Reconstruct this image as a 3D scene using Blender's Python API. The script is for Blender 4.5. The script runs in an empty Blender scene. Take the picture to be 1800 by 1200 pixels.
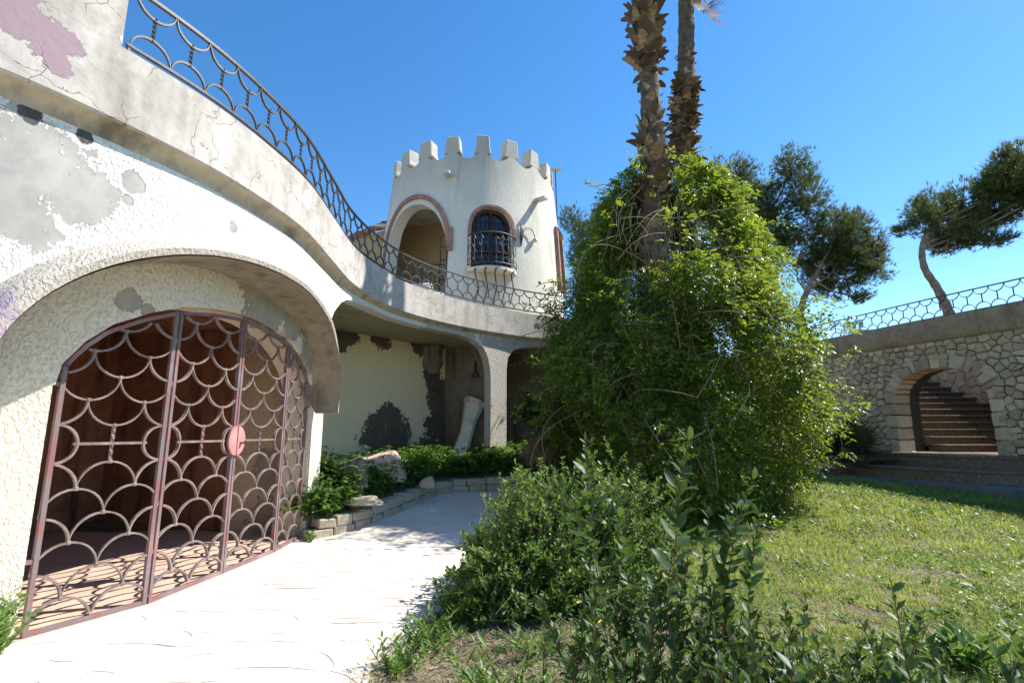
import bpy, bmesh, math, random
import numpy as np
from mathutils import Vector, Matrix, noise as mnoise
random.seed(7); RNG = np.random.default_rng(7)
S = bpy.context.scene
COL = S.collection
rad = math.radians

# ---------------------------------------------------------------- camera, sky, sun, exposure
cd = bpy.data.cameras.new('camera'); cam = bpy.data.objects.new('camera', cd); COL.objects.link(cam)
cam.location = (0, 0, 1.65); cam.rotation_euler = (rad(100), 0, 0)
cd.sensor_width = 36; cd.lens = 18; cd.clip_end = 2000; cd.clip_start = .05
cd.dof.use_dof = True; cd.dof.focus_distance = 8.5; cd.dof.aperture_fstop = 7.0
S.camera = cam
SUN_EL, SUN_AZ = rad(50), rad(17.5)          # azimuth from +X towards +Y
w = bpy.data.worlds.new('World'); S.world = w; w.use_nodes = True
wn = w.node_tree.nodes; wl_ = w.node_tree.links
bg = wn['Background']; sk = wn.new('ShaderNodeTexSky'); sk.sky_type = 'NISHITA'; sk.sun_disc = False
sk.sun_elevation = SUN_EL; sk.sun_rotation = math.pi/2 - SUN_AZ
sk.air_density = 1.0; sk.dust_density = 0.1; sk.ozone_density = 1.6; sk.altitude = 60
hs = wn.new('ShaderNodeHueSaturation'); hs.inputs['Saturation'].default_value = 1.32
wl_.new(sk.outputs[0], hs.inputs['Color']); wl_.new(hs.outputs[0], bg.inputs[0]); bg.inputs[1].default_value = .128
ld = bpy.data.lights.new('sun', 'SUN'); ld.energy = 5.0; ld.angle = rad(.53); ld.color = (1, .955, .88)
sun = bpy.data.objects.new('sun', ld); COL.objects.link(sun)
sdir = Vector((math.cos(SUN_EL)*math.cos(SUN_AZ), math.cos(SUN_EL)*math.sin(SUN_AZ), math.sin(SUN_EL)))
sun.rotation_euler = sdir.to_track_quat('Z', 'Y').to_euler(); sun.location = (20, 6, 30)
S.view_settings.view_transform = 'Standard'; S.view_settings.look = 'None'
S.view_settings.gamma = 1; S.view_settings.use_curve_mapping = False; S.view_settings.exposure = .88
S.render.engine = 'CYCLES'; S.cycles.max_bounces = 8; S.cycles.diffuse_bounces = 5; S.cycles.transmission_bounces = 4

# ---------------------------------------------------------------- object helpers
WL = {}
def wloc(o): return WL.get(o.name, Vector((0, 0, 0))) if o is not None else Vector((0, 0, 0))
def tag(o, label=None, cat=None, group=None, kind=None):
    if label: o['label'] = label
    if cat: o['category'] = cat
    if group: o['group'] = group
    if kind: o['kind'] = kind
    return o
def thing(name, label, cat, loc=(0, 0, 0), group=None):
    o = bpy.data.objects.new(name, None); COL.objects.link(o); o.location = loc; o.empty_display_size = .2
    WL[o.name] = Vector(loc)
    return tag(o, label, cat, group)
def link(name, me, mat=None, parent=None, loc=None):
    """me has WORLD coordinates; the object is put at loc (default: the parent's place)"""
    o = bpy.data.objects.new(name, me); COL.objects.link(o)
    L = Vector(loc) if loc is not None else wloc(parent)
    if L.length > 0: me.transform(Matrix.Translation(-L))
    o.location = L - wloc(parent)
    WL[o.name] = L
    if parent is not None: o.parent = parent
    if mat is not None:
        me.materials.clear(); me.materials.append(mat)
    return o
def inst(name, me, M, parent, mat=None):
    o = bpy.data.objects.new(name, me); COL.objects.link(o); o.parent = parent
    o.matrix_basis = Matrix.Translation(-wloc(parent)) @ M
    return o
def np_mesh(name, V, F, smooth=False):
    """V (n,3), F (m,k) all faces of k corners"""
    V = np.asarray(V, np.float32); F = np.asarray(F, np.int32)
    me = bpy.data.meshes.new(name); m, k = F.shape
    me.vertices.add(len(V)); me.vertices.foreach_set('co', V.ravel())
    me.loops.add(m*k); me.loops.foreach_set('vertex_index', F.ravel())
    me.polygons.add(m); me.polygons.foreach_set('loop_start', np.arange(0, m*k, k, dtype=np.int32))
    me.update(calc_edges=True)
    if smooth: me.polygons.foreach_set('use_smooth', np.ones(m, bool))
    return me
class MB:
    def __init__(s): s.v = []; s.f = []; s.key = {}
    def vert(s, p, merge=True):
        if not merge:
            s.v.append(tuple(p)); return len(s.v)-1
        k = (round(p[0], 4), round(p[1], 4), round(p[2], 4))
        if k not in s.key: s.key[k] = len(s.v); s.v.append(tuple(p))
        return s.key[k]
    def face(s, pts, merge=True):
        ids = []
        for p in pts:
            i = s.vert(p, merge)
            if i not in ids: ids.append(i)
        if len(ids) > 2: s.f.append(ids)
    def raw(s, V, F):
        n = len(s.v); s.v += [tuple(p) for p in V]; s.f += [[i+n for i in f] for f in F]
    def box(s, c, size, M=None):
        x, y, z = [d/2 for d in size]
        V = [Vector((sx*x, sy*y, sz*z)) for sx in (-1, 1) for sy in (-1, 1) for sz in (-1, 1)]
        if M is not None: V = [M @ p for p in V]
        V = [p + Vector(c) for p in V]
        s.raw(V, [(0, 1, 3, 2), (4, 6, 7, 5), (0, 4, 5, 1), (2, 3, 7, 6), (0, 2, 6, 4), (1, 5, 7, 3)])
    def prism(s, poly, z0, z1):
        n = len(poly); V = [(p[0], p[1], z0) for p in poly]+[(p[0], p[1], z1) for p in poly]
        s.raw(V, [tuple(range(n))[::-1], tuple(range(n, 2*n))]+[(i, (i+1) % n, n+(i+1) % n, n+i) for i in range(n)])
    def tube(s, pts, r, n=6, caps=True, twist=0):
        pts = [Vector(p) for p in pts]; rings = []
        if not hasattr(r, '__len__'): r = [r]*len(pts)
        up = None
        for i, p in enumerate(pts):
            t = (pts[min(i+1, len(pts)-1)]-pts[max(i-1, 0)]).normalized()
            if up is None:
                up = Vector((0, 0, 1)) if abs(t.z) < .9 else Vector((1, 0, 0))
            a = t.cross(up).normalized(); up = a.cross(t).normalized()
            rings.append([p+(a*math.cos(2*math.pi*k/n+twist*i)+up*math.sin(2*math.pi*k/n+twist*i))*r[i] for k in range(n)])
        V = [q for R in rings for q in R]
        F = [(i*n+k, i*n+(k+1) % n, (i+1)*n+(k+1) % n, (i+1)*n+k) for i in range(len(pts)-1) for k in range(n)]
        if caps: F += [tuple(range(n))[::-1], tuple(range((len(pts)-1)*n, len(pts)*n))]
        s.raw(V, F)
    def flat(s, pts, wd, dp, out):
        """rectangular bar swept along pts; wd across (in plane), dp along the vector out"""
        pts = [Vector(p) for p in pts]; out = Vector(out).normalized(); V = []; n = len(pts)
        for i, p in enumerate(pts):
            t = (pts[min(i+1, n-1)]-pts[max(i-1, 0)]).normalized(); a = t.cross(out).normalized()
            V += [p+a*wd/2+out*dp/2, p-a*wd/2+out*dp/2, p-a*wd/2-out*dp/2, p+a*wd/2-out*dp/2]
        F = [(i*4+k, i*4+(k+1) % 4, i*4+4+(k+1) % 4, i*4+4+k) for i in range(n-1) for k in range(4)]
        F += [(3, 2, 1, 0), (n*4-4, n*4-3, n*4-2, n*4-1)]
        s.raw(V, F)
    def mesh(s, name, smooth=None, bevel=None):
        me = bpy.data.meshes.new(name); me.from_pydata(s.v, [], s.f); me.update()
        bm = bmesh.new(); bm.from_mesh(me); bmesh.ops.recalc_face_normals(bm, faces=bm.faces)
        if bevel: bmesh.ops.bevel(bm, geom=bm.edges, offset=bevel, segments=1, affect='EDGES', profile=.5)
        bm.to_mesh(me); bm.free()
        if smooth is not None:
            me.polygons.foreach_set('use_smooth', np.ones(len(me.polygons), bool)); me.set_sharp_from_angle(angle=rad(smooth))
        return me
    def build(s, name, mat=None, parent=None, smooth=None, bevel=None, loc=None):
        return link(name, s.mesh(name, smooth, bevel), mat, parent, loc)

# ---------------------------------------------------------------- materials
class NT:
    def __init__(s, name):
        s.m = bpy.data.materials.new(name); s.m.use_nodes = True; s.t = s.m.node_tree; s.n = s.t.nodes; s.l = s.t.links
        s.b = s.n['Principled BSDF']; s.out = s.n['Material Output']
        s.co = s.n.new('ShaderNodeTexCoord').outputs['Object']
        s.geo = s.n.new('ShaderNodeNewGeometry')
    def add(s, ty, ins=None, **kw):
        n = s.n.new(ty)
        for k, v in kw.items(): setattr(n, k, v)
        for k, v in (ins or {}).items():
            if hasattr(v, 'node'): s.l.new(v, n.inputs[k])
            else: n.inputs[k].default_value = v
        return n
    def pos(s): return s.geo.outputs['Position']
    def math(s, op, a, b=0., clamp=False):
        return s.add('ShaderNodeMath', {0: a, 1: b}, operation=op, use_clamp=clamp).outputs[0]
    def noise(s, sc, det=5, vec=None, rough=.55, dist=0.):
        return s.add('ShaderNodeTexNoise', {'Vector': vec if vec is not None else s.pos(), 'Scale': sc, 'Detail': det, 'Roughness': rough, 'Distortion': dist}).outputs[0]
    def stretch(s, v):
        return s.add('ShaderNodeVectorMath', {0: s.pos(), 1: v}, operation='MULTIPLY').outputs[0]
    def ramp(s, f, lo, hi):
        return s.add('ShaderNodeMapRange', {0: f, 1: lo, 2: hi, 3: 0., 4: 1.}).outputs[0]
    def mix(s, f, a, b):
        n = s.n.new('ShaderNodeMix'); n.data_type = 'RGBA'
        for i, v in ((0, f), (6, a), (7, b)):
            if hasattr(v, 'node'): s.l.new(v, n.inputs[i])
            else: n.inputs[i].default_value = (*v, 1) if isinstance(v, tuple) and len(v) == 3 else v
        return n.outputs[2]
    def spots(s, L, edge=.22, sc=3.2):
        """1 inside any of the patches ((x,y,z),radius), ragged edge"""
        nz = s.math('ADD', s.math('MULTIPLY', s.math('SUBTRACT', s.noise(sc, 9, rough=.66), .5), 1.9), s.math('MULTIPLY', s.math('SUBTRACT', s.noise(sc*4.3, 6, rough=.7), .5), 1.3)); acc = None
        for c, r in L:
            d = s.add('ShaderNodeVectorMath', {0: s.pos(), 1: c}, operation='DISTANCE').outputs['Value']
            f = s.math('SUBTRACT', r, s.math('ADD', d, s.math('MULTIPLY', nz, r)))
            acc = f if acc is None else s.math('MAXIMUM', acc, f)
        return s.math('MULTIPLY', s.ramp(acc, -.004, .004), s.ramp(s.noise(7, 6, rough=.65), .665, .65))
    def bump(s, h, dist=.01, st=1., prev=None):
        n = s.add('ShaderNodeBump', {'Height': h, 'Distance': dist, 'Strength': st})
        if prev is not None: s.l.new(prev, n.inputs['Normal'])
        return n.outputs[0]
    def fin(s, col, rough=.9, nrm=None, spec=.25, metal=0.):
        for k, v in (('Base Color', col), ('Roughness', rough), ('Specular IOR Level', spec), ('Metallic', metal), ('Normal', nrm)):
            if v is None: continue
            if hasattr(v, 'node'): s.l.new(v, s.b.inputs[k])
            else: s.b.inputs[k].default_value = (*v, 1) if isinstance(v, tuple) and len(v) == 3 else v
        return s.m
    def cracks(s, sc, width=.012, keep=.5):
        wv = s.add('ShaderNodeTexNoise', {'Vector': s.pos(), 'Scale': sc*2.2, 'Detail': 4}).outputs['Color']
        v2 = s.add('ShaderNodeVectorMath', {0: wv, 1: (.5/sc, .5/sc, .5/sc), 2: s.pos()}, operation='MULTIPLY_ADD').outputs[0]
        e = s.add('ShaderNodeTexVoronoi', {'Vector': v2, 'Scale': sc}, feature='DISTANCE_TO_EDGE').outputs['Distance']
        ln = s.math('SUBTRACT', 1., s.ramp(e, 0., width*sc))
        return s.math('MULTIPLY', ln, s.ramp(s.noise(sc*.7, 2), keep, keep+.08))

def stucco(name, base, patches=(), patchcol=(.40, .395, .38), stain=.5, warm=(.62, .52, .36), extra=(), pits=1., bd=.010, top=None):
    t = NT(name)
    big = t.noise(.9, 6); fine = t.noise(7, 5)
    c = t.mix(t.ramp(big, .35, .75), base, tuple(x*.93 for x in base))
    if top:
        zc = t.add('ShaderNodeSeparateXYZ', {0: t.pos()}).outputs[2]
        c = t.mix(t.math('MULTIPLY', t.ramp(t.math('ADD', zc, t.math('MULTIPLY', t.noise(1.2, 7, t.stretch((1.6, 1.6, .5)), .65), 2.4)), top[0], top[1]), .6), c, (.37, .35, .32))
    c = t.mix(t.math('MULTIPLY', t.ramp(fine, .55, .8), .35), c, warm)
    st = t.noise(1, 5, t.stretch((2.2, 2.2, .35)))
    c = t.mix(t.math('MULTIPLY', t.ramp(st, .56, .74), stain), c, (.36, .31, .24))
    h = t.noise(40, 3, t.stretch((1, 1, .62)), .55)
    h = t.ramp(h, .38, .56)
    pit = t.ramp(h, .35, .0)
    c = t.mix(t.math('MULTIPLY', pit, .4*pits), c, tuple(x*.42 for x in base))
    if patches:
        m = t.spots(patches)
        pc = t.mix(t.ramp(t.noise(2.4, 9, rough=.68), .3, .7), tuple(x*.8 for x in patchcol), tuple(x*1.35 for x in patchcol))
        c = t.mix(m, c, pc); inv = t.math('SUBTRACT', 1., m)
        hh = t.math('MULTIPLY', t.math('MULTIPLY', h, inv), max(.12, pits))
        hh = t.math('ADD', hh, t.math('MULTIPLY', inv, 3.))
    else: hh = h
    for L, col in extra:
        m2 = t.spots(L); c = t.mix(m2, c, col)
    return t.fin(c, .95, t.bump(hh, bd, .75))
def concrete(name, a, b, stain=(.10, .08, .055), sa=.55, bump=.006, crack=True, streak=True, board=False, extra=()):
    t = NT(name)
    c = t.mix(t.ramp(t.noise(1.6, 8, rough=.65), .3, .7), a, b)
    c = t.mix(t.math('MULTIPLY', t.ramp(t.noise(9, 6), .5, .75), .35), c, tuple(x*1.25 for x in b))
    c = t.mix(t.math('MULTIPLY', t.ramp(t.noise(4.2, 9, rough=.7, dist=.6), .47, .62), .38), c, tuple(x*.62 for x in a))
    if streak:
        c = t.mix(t.math('MULTIPLY', t.ramp(t.noise(1, 6, t.stretch((3.5, 3.5, .6))), .52, .72), sa), c, stain)
    h = t.noise(14, 6)
    if board:
        wv = t.add('ShaderNodeTexWave', {'Vector': t.pos(), 'Scale': 1.3, 'Distortion': 1.2, 'Detail': 2}, bands_direction='Y').outputs['Fac']
        c = t.mix(t.math('MULTIPLY', wv, .35), c, tuple(x*.6 for x in a)); h = t.math('ADD', h, wv)
    if crack:
        k = t.cracks(1.9, .0042, .44); c = t.mix(t.math('MULTIPLY', k, .6), c, (.10, .08, .065))
        h = t.math('SUBTRACT', h, k)
    for L, col in extra:
        m2 = t.spots(L); c = t.mix(m2, c, col); h = t.math('ADD', h, m2)
    return t.fin(c, .92, t.bump(h, bump, .8))
def simple(name, col, rough=.8, var=.3, sc=8, bump=.004, bs=20, spec=.25, metal=0., rnd=0.):
    t = NT(name)
    c = t.mix(t.ramp(t.noise(sc, 5), .3, .7), tuple(x*(1-var) for x in col), tuple(min(1, x*(1+var)) for x in col))
    if rnd:
        r = t.add('ShaderNodeObjectInfo').outputs['Random']
        c = t.mix(t.math('MULTIPLY', r, rnd), c, tuple(x*.32 for x in col))
    return t.fin(c, rough, t.bump(t.noise(bs, 4), bump, .8), spec, metal)
def leafmat(name, c0, c1, c2, rough=.42, trans=.35, spec=.45, tcol=None):
    t = NT(name); r = t.geo.outputs['Random Per Island']
    c = t.mix(t.ramp(r, 0., .6), c0, c1); c = t.mix(t.ramp(r, .72, 1.), c, c2)
    c = t.mix(t.math('MULTIPLY', t.ramp(t.noise(1.1, 3), .42, .62), .5), c, tuple(x*.65 for x in c0))
    t.fin(c, rough, None, spec)
    tr = t.add('ShaderNodeBsdfTranslucent'); tc = t.mix(.55, c, tcol or tuple(min(1, x*2.4) for x in c2)); t.l.new(tc, tr.inputs[0])
    mx = t.add('ShaderNodeMixShader', {0: trans}); t.l.new(t.b.outputs[0], mx.inputs[1]); t.l.new(tr.outputs[0], mx.inputs[2])
    t.l.new(mx.outputs[0], t.out.inputs[0]); return t.m

WHITE = (.82, .80, .74)
m_facade = stucco('facade_stucco', WHITE,
    [((-3.58, 3.56, 3.6), .36), ((-3.68, 3.3, 3.45), .55), ((-3.45, 3.78, 3.5), .27), ((-3.28, 4.14, 3.78), .09), ((-3.3, 4.12, 3.6), .045), ((-2.94, 5.11, 3.77), .05), ((-2.9, 5.7, 3.85), .05)], patchcol=(.37, .355, .325), stain=.22,
    extra=[([((-.35, 13.3, z), .9) for z in (.5, 1.5, 2.5, 3.3)]+[((-1.6, 12.3, 4.1), .8), ((.6, 13.9, 4.0), .9)], (.54, .495, .43)), ([((-3.62, 3.5, 4.0), .07), ((-3.46, 3.79, 4.0), .06)], (.10, .095, .09)), ([((-3.62, 3.5, 2.3), .17), ((-3.55, 3.62, 2.62), .1)], (.40, .34, .385))])
m_gatewall = stucco('gate_wall_stucco', (.80, .73, .59), [((-3.67, 4.79, 2.9), .12), ((-3.6, 4.95, 2.84), .08), ((-3.32, 6.7, 3.5), .5), ((-3.25, 7.4, 3.35), .4), ((-3.27, 8.2, 2.9), .35)], patchcol=(.33, .30, .25), stain=.25)
m_tower = stucco('tower_stucco', (.74, .70, .61), (), stain=.7, pits=.6, bd=.006, top=(9.6, 11.3))
PURP = [((-3.62, 3.27, 4.62), .16), ((-3.52, 3.42, 4.58), .17), ((-3.46, 3.53, 4.62), .12), ((-3.47, 3.5, 4.44), .11), ((-3.7, 3.15, 4.75), .25)]
m_fascia = concrete('fascia_cement', (.42, .385, .345), (.60, .55, .49), (.24, .20, .155), .5, extra=[(PURP, (.345, .25, .28)), ([((-2.62, 6.2, 4.6), .12), ((-2.63, 6.6, 4.45), .1), ((-3.28, 3.84, 4.9), .05)], (.74, .71, .65))])
m_cove = concrete('cove_cement', (.44, .36, .25), (.56, .47, .34), (.09, .065, .042), .65, crack=False)
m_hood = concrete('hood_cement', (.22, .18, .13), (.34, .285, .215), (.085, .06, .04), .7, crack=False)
m_porchwall = stucco('porch_plaster', (.88, .745, .50), [((-3.2, 13.4, 1.55), .75), ((-3.2, 13.4, 2.1), .3), ((-2.2, 14.7, 1.0), .6), ((-2.15, 14.75, 1.75), .5), ((-2.1, 14.8, 2.8), .42), ((-2.1, 14.8, 2.3), .42), ((-2.25, 14.6, 3.2), .35), ((-4.2, 12.2, 4.0), .45), ((-3.4, 13.1, 4.1), .33), ((-2.6, 14.2, 4.05), .3)],
                     patchcol=(.12, .10, .08), stain=.15, pits=.1)
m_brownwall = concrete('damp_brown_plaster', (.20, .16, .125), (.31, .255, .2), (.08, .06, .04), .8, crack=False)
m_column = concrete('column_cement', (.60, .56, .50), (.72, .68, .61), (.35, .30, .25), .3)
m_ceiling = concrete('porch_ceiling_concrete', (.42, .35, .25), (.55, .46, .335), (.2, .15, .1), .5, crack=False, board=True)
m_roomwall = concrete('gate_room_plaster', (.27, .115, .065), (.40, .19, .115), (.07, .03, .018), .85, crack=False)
m_reveal = stucco('gate_reveal_stucco', (.56, .45, .29), [((-3.9, 8.7, 1.0), .4), ((-4.0, 8.75, .25), .35)], patchcol=(.25, .21, .17), stain=.4)
m_roomfloor = simple('gate_room_floor', (.52, .37, .29), .85, .15, 3)
m_purple = simple('faded_purple_paint', (.42, .27, .31), .9, .25, 5, .01, 14)
m_rim = stucco('rim_plaster', (.52, .465, .40), (), stain=.3, extra=[([((-3.6, 3.54, 2.3), .3), ((-3.48, 3.74, 2.7), .15)], (.38, .31, .355))])
m_pink = simple('faded_pink_moulding', (.33, .19, .15), .9, .3, 4, .01, 14)
m_iron = simple('black_wrought_iron', (.028, .028, .03), .55, .5, 30, .003, 60, .5)
m_irongrey = simple('worn_grey_iron', (.062, .058, .055), .5, .5, 25, .001, 60, .5)
def gatepaint():
    t = NT('flaking_pink_gate_paint')
    c = t.mix(t.ramp(t.noise(6, 6), .42, .58), (.24, .105, .10), (.19, .15, .15))
    c = t.mix(t.math('MULTIPLY', t.ramp(t.noise(23, 4), .55, .62), .6), c, (.14, .15, .18))
    c = t.mix(t.math('MULTIPLY', t.ramp(t.noise(2.0, 5), .52, .68), .6), c, (.36, .235, .24))
    return t.fin(c, .55, t.bump(t.noise(40, 4), .004, .7), .4)
m_gate = gatepaint()
m_gatearc = simple('worn_grey_brown_iron', (.22, .165, .15), .55, .4, 9, .003, 40, .4)
m_gatepink = simple('pink_lock_paint', (.50, .235, .22), .6, .25, 7)
m_glass = simple('dark_window_glass', (.02, .028, .05), .08, .3, 2, 0, 1, .7)
m_wood = simple('dark_brown_wood', (.075, .032, .02), .6, .35, 12)
def pathmat():
    t = NT('cream_concrete')
    c = t.mix(t.ramp(t.noise(.8, 7), .3, .7), (.585, .53, .46), (.66, .605, .53))
    c = t.mix(t.math('MULTIPLY', t.ramp(t.noise(2.5, 6), .56, .72), .5), c, (.56, .455, .33))
    return t.fin(c, .9, t.bump(t.noise(30, 4), .004, .6))
m_path = pathmat()
m_groove = simple('dark_groove', (.21, .165, .125), .9, .2)
def soilmat():
    t = NT('dry_soil')
    c = t.mix(t.ramp(t.noise(.7, 8), .35, .68), (.13, .10, .06), (.25, .205, .14))
    c = t.mix(t.math('MULTIPLY', t.ramp(t.noise(1.3, 5), .42, .6), .55), c, (.085, .11, .03))
    c = t.mix(t.math('MULTIPLY', t.ramp(t.noise(28, 5), .5, .7), .5), c, (.33, .28, .2))
    c = t.mix(t.math('MULTIPLY', t.ramp(t.noise(7, 6, rough=.7), .5, .62), .7), c, (.07, .075, .025))
    return t.fin(c, .97, t.bump(t.noise(22, 6), .03, .9))
m_soil = soilmat()
m_asphalt = simple('grey_paving', (.16, .155, .15), .9, .25, 3, .005, 25)
def stonemat(name, a, b, k=.35):
    t = NT(name); r = t.add('ShaderNodeObjectInfo').outputs['Random']
    c = t.mix(r, a, b)
    c = t.mix(t.math('MULTIPLY', t.ramp(t.noise(5, 7), .45, .7), k), c, (.22, .18, .13))
    c = t.mix(t.math('MULTIPLY', t.ramp(t.noise(19, 4), .55, .7), .35), c, (.62, .57, .48))
    return t.fin(c, .93, t.bump(t.noise(11, 7, rough=.65), .03, .9))
m_stone = stonemat('limestone', (.70, .54, .36), (.42, .31, .195))
m_mortar = simple('dark_joint_mortar', (.06, .045, .032), .95, .3, 6, .01, 30)
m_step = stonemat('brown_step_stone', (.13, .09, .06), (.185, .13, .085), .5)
m_kerb = stonemat('kerb_stone', (.46, .39, .29), (.36, .31, .24), .5)
m_cornice = concrete('cornice_cement', (.29, .205, .13), (.41, .31, .21), (.13, .09, .055), .5)
m_rock = stonemat('reddish_rock', (.66, .45, .34), (.60, .43, .34), .45)
m_rubble = stonemat('pale_carved_stone', (.52, .45, .37), (.60, .55, .48), .5)
m_trunk = simple('palm_trunk_bark', (.125, .095, .07), .95, .45, 9, .03, 16)
m_stub = simple('dry_frond_base', (.34, .245, .16), .85, .6, 11, .012, 30, rnd=1.6)
m_pinebark = simple('pine_bark', (.25, .18, .135), .95, .45, 6, .03, 14)
m_twig = simple('dry_brown_twig', (.24, .18, .11), .9, .35, 9)
m_stemred = simple('reddish_twig', (.20, .09, .045), .8, .3, 9)
m_vine = leafmat('vine_leaf', (.04, .085, .012), (.12, .20, .025), (.32, .375, .045), .36, .43, tcol=(.46, .58, .04))
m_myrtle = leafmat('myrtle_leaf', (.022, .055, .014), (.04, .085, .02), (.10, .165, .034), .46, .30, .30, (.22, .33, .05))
m_myrtle_lit = leafmat('myrtle_sunlit_leaf', (.045, .095, .018), (.085, .155, .03), (.18, .26, .055), .44, .36, .34, (.34, .48, .06))  # lighter copy of myrtle_leaf, with the sunlit look put into its colour
m_pine = leafmat('pine_needle', (.05, .078, .022), (.085, .118, .032), (.145, .165, .05), .55, .22, .3)
m_grass = leafmat('lawn_grass', (.17, .24, .03), (.31, .38, .06), (.52, .51, .13), .6, .45, .2, (.55, .62, .09))
m_straw = leafmat('dry_straw', (.24, .19, .12), (.34, .28, .19), (.44, .38, .28), .8, .2, .15)
m_weed = leafmat('weed_leaf', (.075, .15, .03), (.11, .21, .04), (.19, .29, .055), .45, .4, .4, (.3, .46, .06))
m_fan = leafmat('fan_palm_leaf', (.03, .055, .02), (.05, .075, .025), (.09, .1, .04), .45, .2, .4)
m_deadfan = leafmat('dead_palm_leaf', (.20, .13, .08), (.28, .19, .12), (.36, .27, .18), .8, .2, .2)
m_tile = simple('terracotta_tile', (.38, .20, .12), .85, .3, 6, rnd=.5)
m_yellow = simple('yellow_petal', (.75, .6, .05), .6, .1)
m_lampglass = simple('frosted_lamp_glass', (.6, .55, .45), .4, .1)

# ---------------------------------------------------------------- plan curves
def catmull(P, n=12):
    P = [np.array(q, float) for q in P]; P = [2*P[0]-P[1]]+P+[2*P[-1]-P[-2]]; o = []
    for i in range(1, len(P)-2):
        a, b, c, d = P[i-1:i+3]
        for k in range(n):
            t = k/n; o.append(.5*((2*b)+(-a+c)*t+(2*a-5*b+4*c-d)*t*t+(-a+3*b-3*c+d)*t**3))
    o.append(P[-2]); return np.array(o)
def offset(C, d):
    T = np.gradient(C, axis=0); T /= np.linalg.norm(T, axis=1)[:, None]
    return C+np.stack([T[:, 1], -T[:, 0]], 1)*d
class Curve:
    def __init__(s, C):
        s.C = np.asarray(C, float); s.L = np.concatenate([[0], np.cumsum(np.linalg.norm(np.diff(s.C, axis=0), axis=1))])
        T = np.gradient(s.C, axis=0); T /= np.linalg.norm(T, axis=1)[:, None]; s.T = T; s.N = np.stack([T[:, 1], -T[:, 0]], 1)
    def p(s, u): return np.array([np.interp(u, s.L, s.C[:, 0]), np.interp(u, s.L, s.C[:, 1])])
    def n(s, u):
        v = np.array([np.interp(u, s.L, s.N[:, 0]), np.interp(u, s.L, s.N[:, 1])]); return v/np.linalg.norm(v)
    def P(s, u, z, d=0.):            # d = depth behind the face
        q = s.p(u)-s.n(u)*d; return Vector((q[0], q[1], z))
FP = [(-7.2, .9), (-6, 1.25), (-4.9, 1.95), (-4.15, 2.65), (-3.64, 3.24), (-3.28, 3.85), (-2.95, 4.6), (-2.75, 5.4), (-2.65, 6.25), (-2.71, 7.4), (-2.77, 8.6),
      (-2.62, 9.7), (-2.25, 10.85), (-1.45, 12.05), (-.4, 13.1), (.8, 13.95), (2.2, 14.5), (4, 14.75), (6, 14.8)]
fc = catmull(FP)
CF, CW, CR = Curve(fc), Curve(offset(fc, -.13)), Curve(offset(fc, -.06))
CG = Curve(catmull([(-5.4, 2.9), (-4.6, 3.65), (-3.89, 4.44), (-3.48, 5.29), (-3.35, 6.38), (-3.24, 7.44), (-3.29, 8.42), (-3.25, 9.0)]))
CS = Curve(catmull([(8.6, 25.5), (9.4, 23), (10.2, 20.5), (11.06, 18.15), (11.93, 15.01), (12.77, 12.43), (13.5, 10.), (14.1, 7.5)], 6))
S0 = float(np.linalg.norm(CS.C[12]-CS.C[12])+CS.L[12])      # wall u of the point (10.2, 20.5)
def zg(x, y): return min(max((y-8.3)*.072, 0), .4)

def shell(us, P, T, segs, nz=1, sides=True):
    """wall with openings: segs(i) -> list of (lo_i, hi_i, lo_i+1, hi_i+1) for the strip us[i]..us[i+1]"""
    mb = MB(); prev = []
    n = len(us)-1
    for i in range(n):
        a, b = us[i], us[i+1]; cur = segs(i)
        for (l0, h0, l1, h1) in cur:
            k = max(1, int(math.ceil(max(h0-l0, h1-l1)/nz)))
            for j in range(k):
                z00, z01 = l0+(h0-l0)*j/k, l0+(h0-l0)*(j+1)/k; z10, z11 = l1+(h1-l1)*j/k, l1+(h1-l1)*(j+1)/k
                mb.face([P(a, z00, 0), P(b, z10, 0), P(b, z11, 0), P(a, z01, 0)])
                mb.face([P(a, z00, T), P(a, z01, T), P(b, z11, T), P(b, z10, T)])
            mb.face([P(a, h0, 0), P(b, h1, 0), P(b, h1, T), P(a, h0, T)])
            mb.face([P(a, l0, 0), P(a, l0, T), P(b, l1, T), P(b, l1, 0)])
        A = [(q[2], q[3]) for q in prev]; B = [(q[0], q[1]) for q in cur]
        for X, Y in ((A, B), (B, A)):
            for (lo, hi) in X:
                cut = sorted([(max(lo, y0), min(hi, y1)) for y0, y1 in Y if min(hi, y1)-max(lo, y0) > 1e-4])
                z = lo
                for y0, y1 in cut+[(hi, hi)]:
                    if y0-z > 1e-3: mb.face([P(a, z, 0), P(a, y0, 0), P(a, y0, T), P(a, z, T)])
                    z = max(z, y1)
        prev = cur
    for (lo, hi) in [(q[2], q[3]) for q in prev]:
        mb.face([P(us[-1], lo, 0), P(us[-1], hi, 0), P(us[-1], hi, T), P(us[-1], lo, T)])
    return mb
def sel(x, n): return max(0., 1-abs(min(1, abs(x)))**n)**(1/n)

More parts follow.
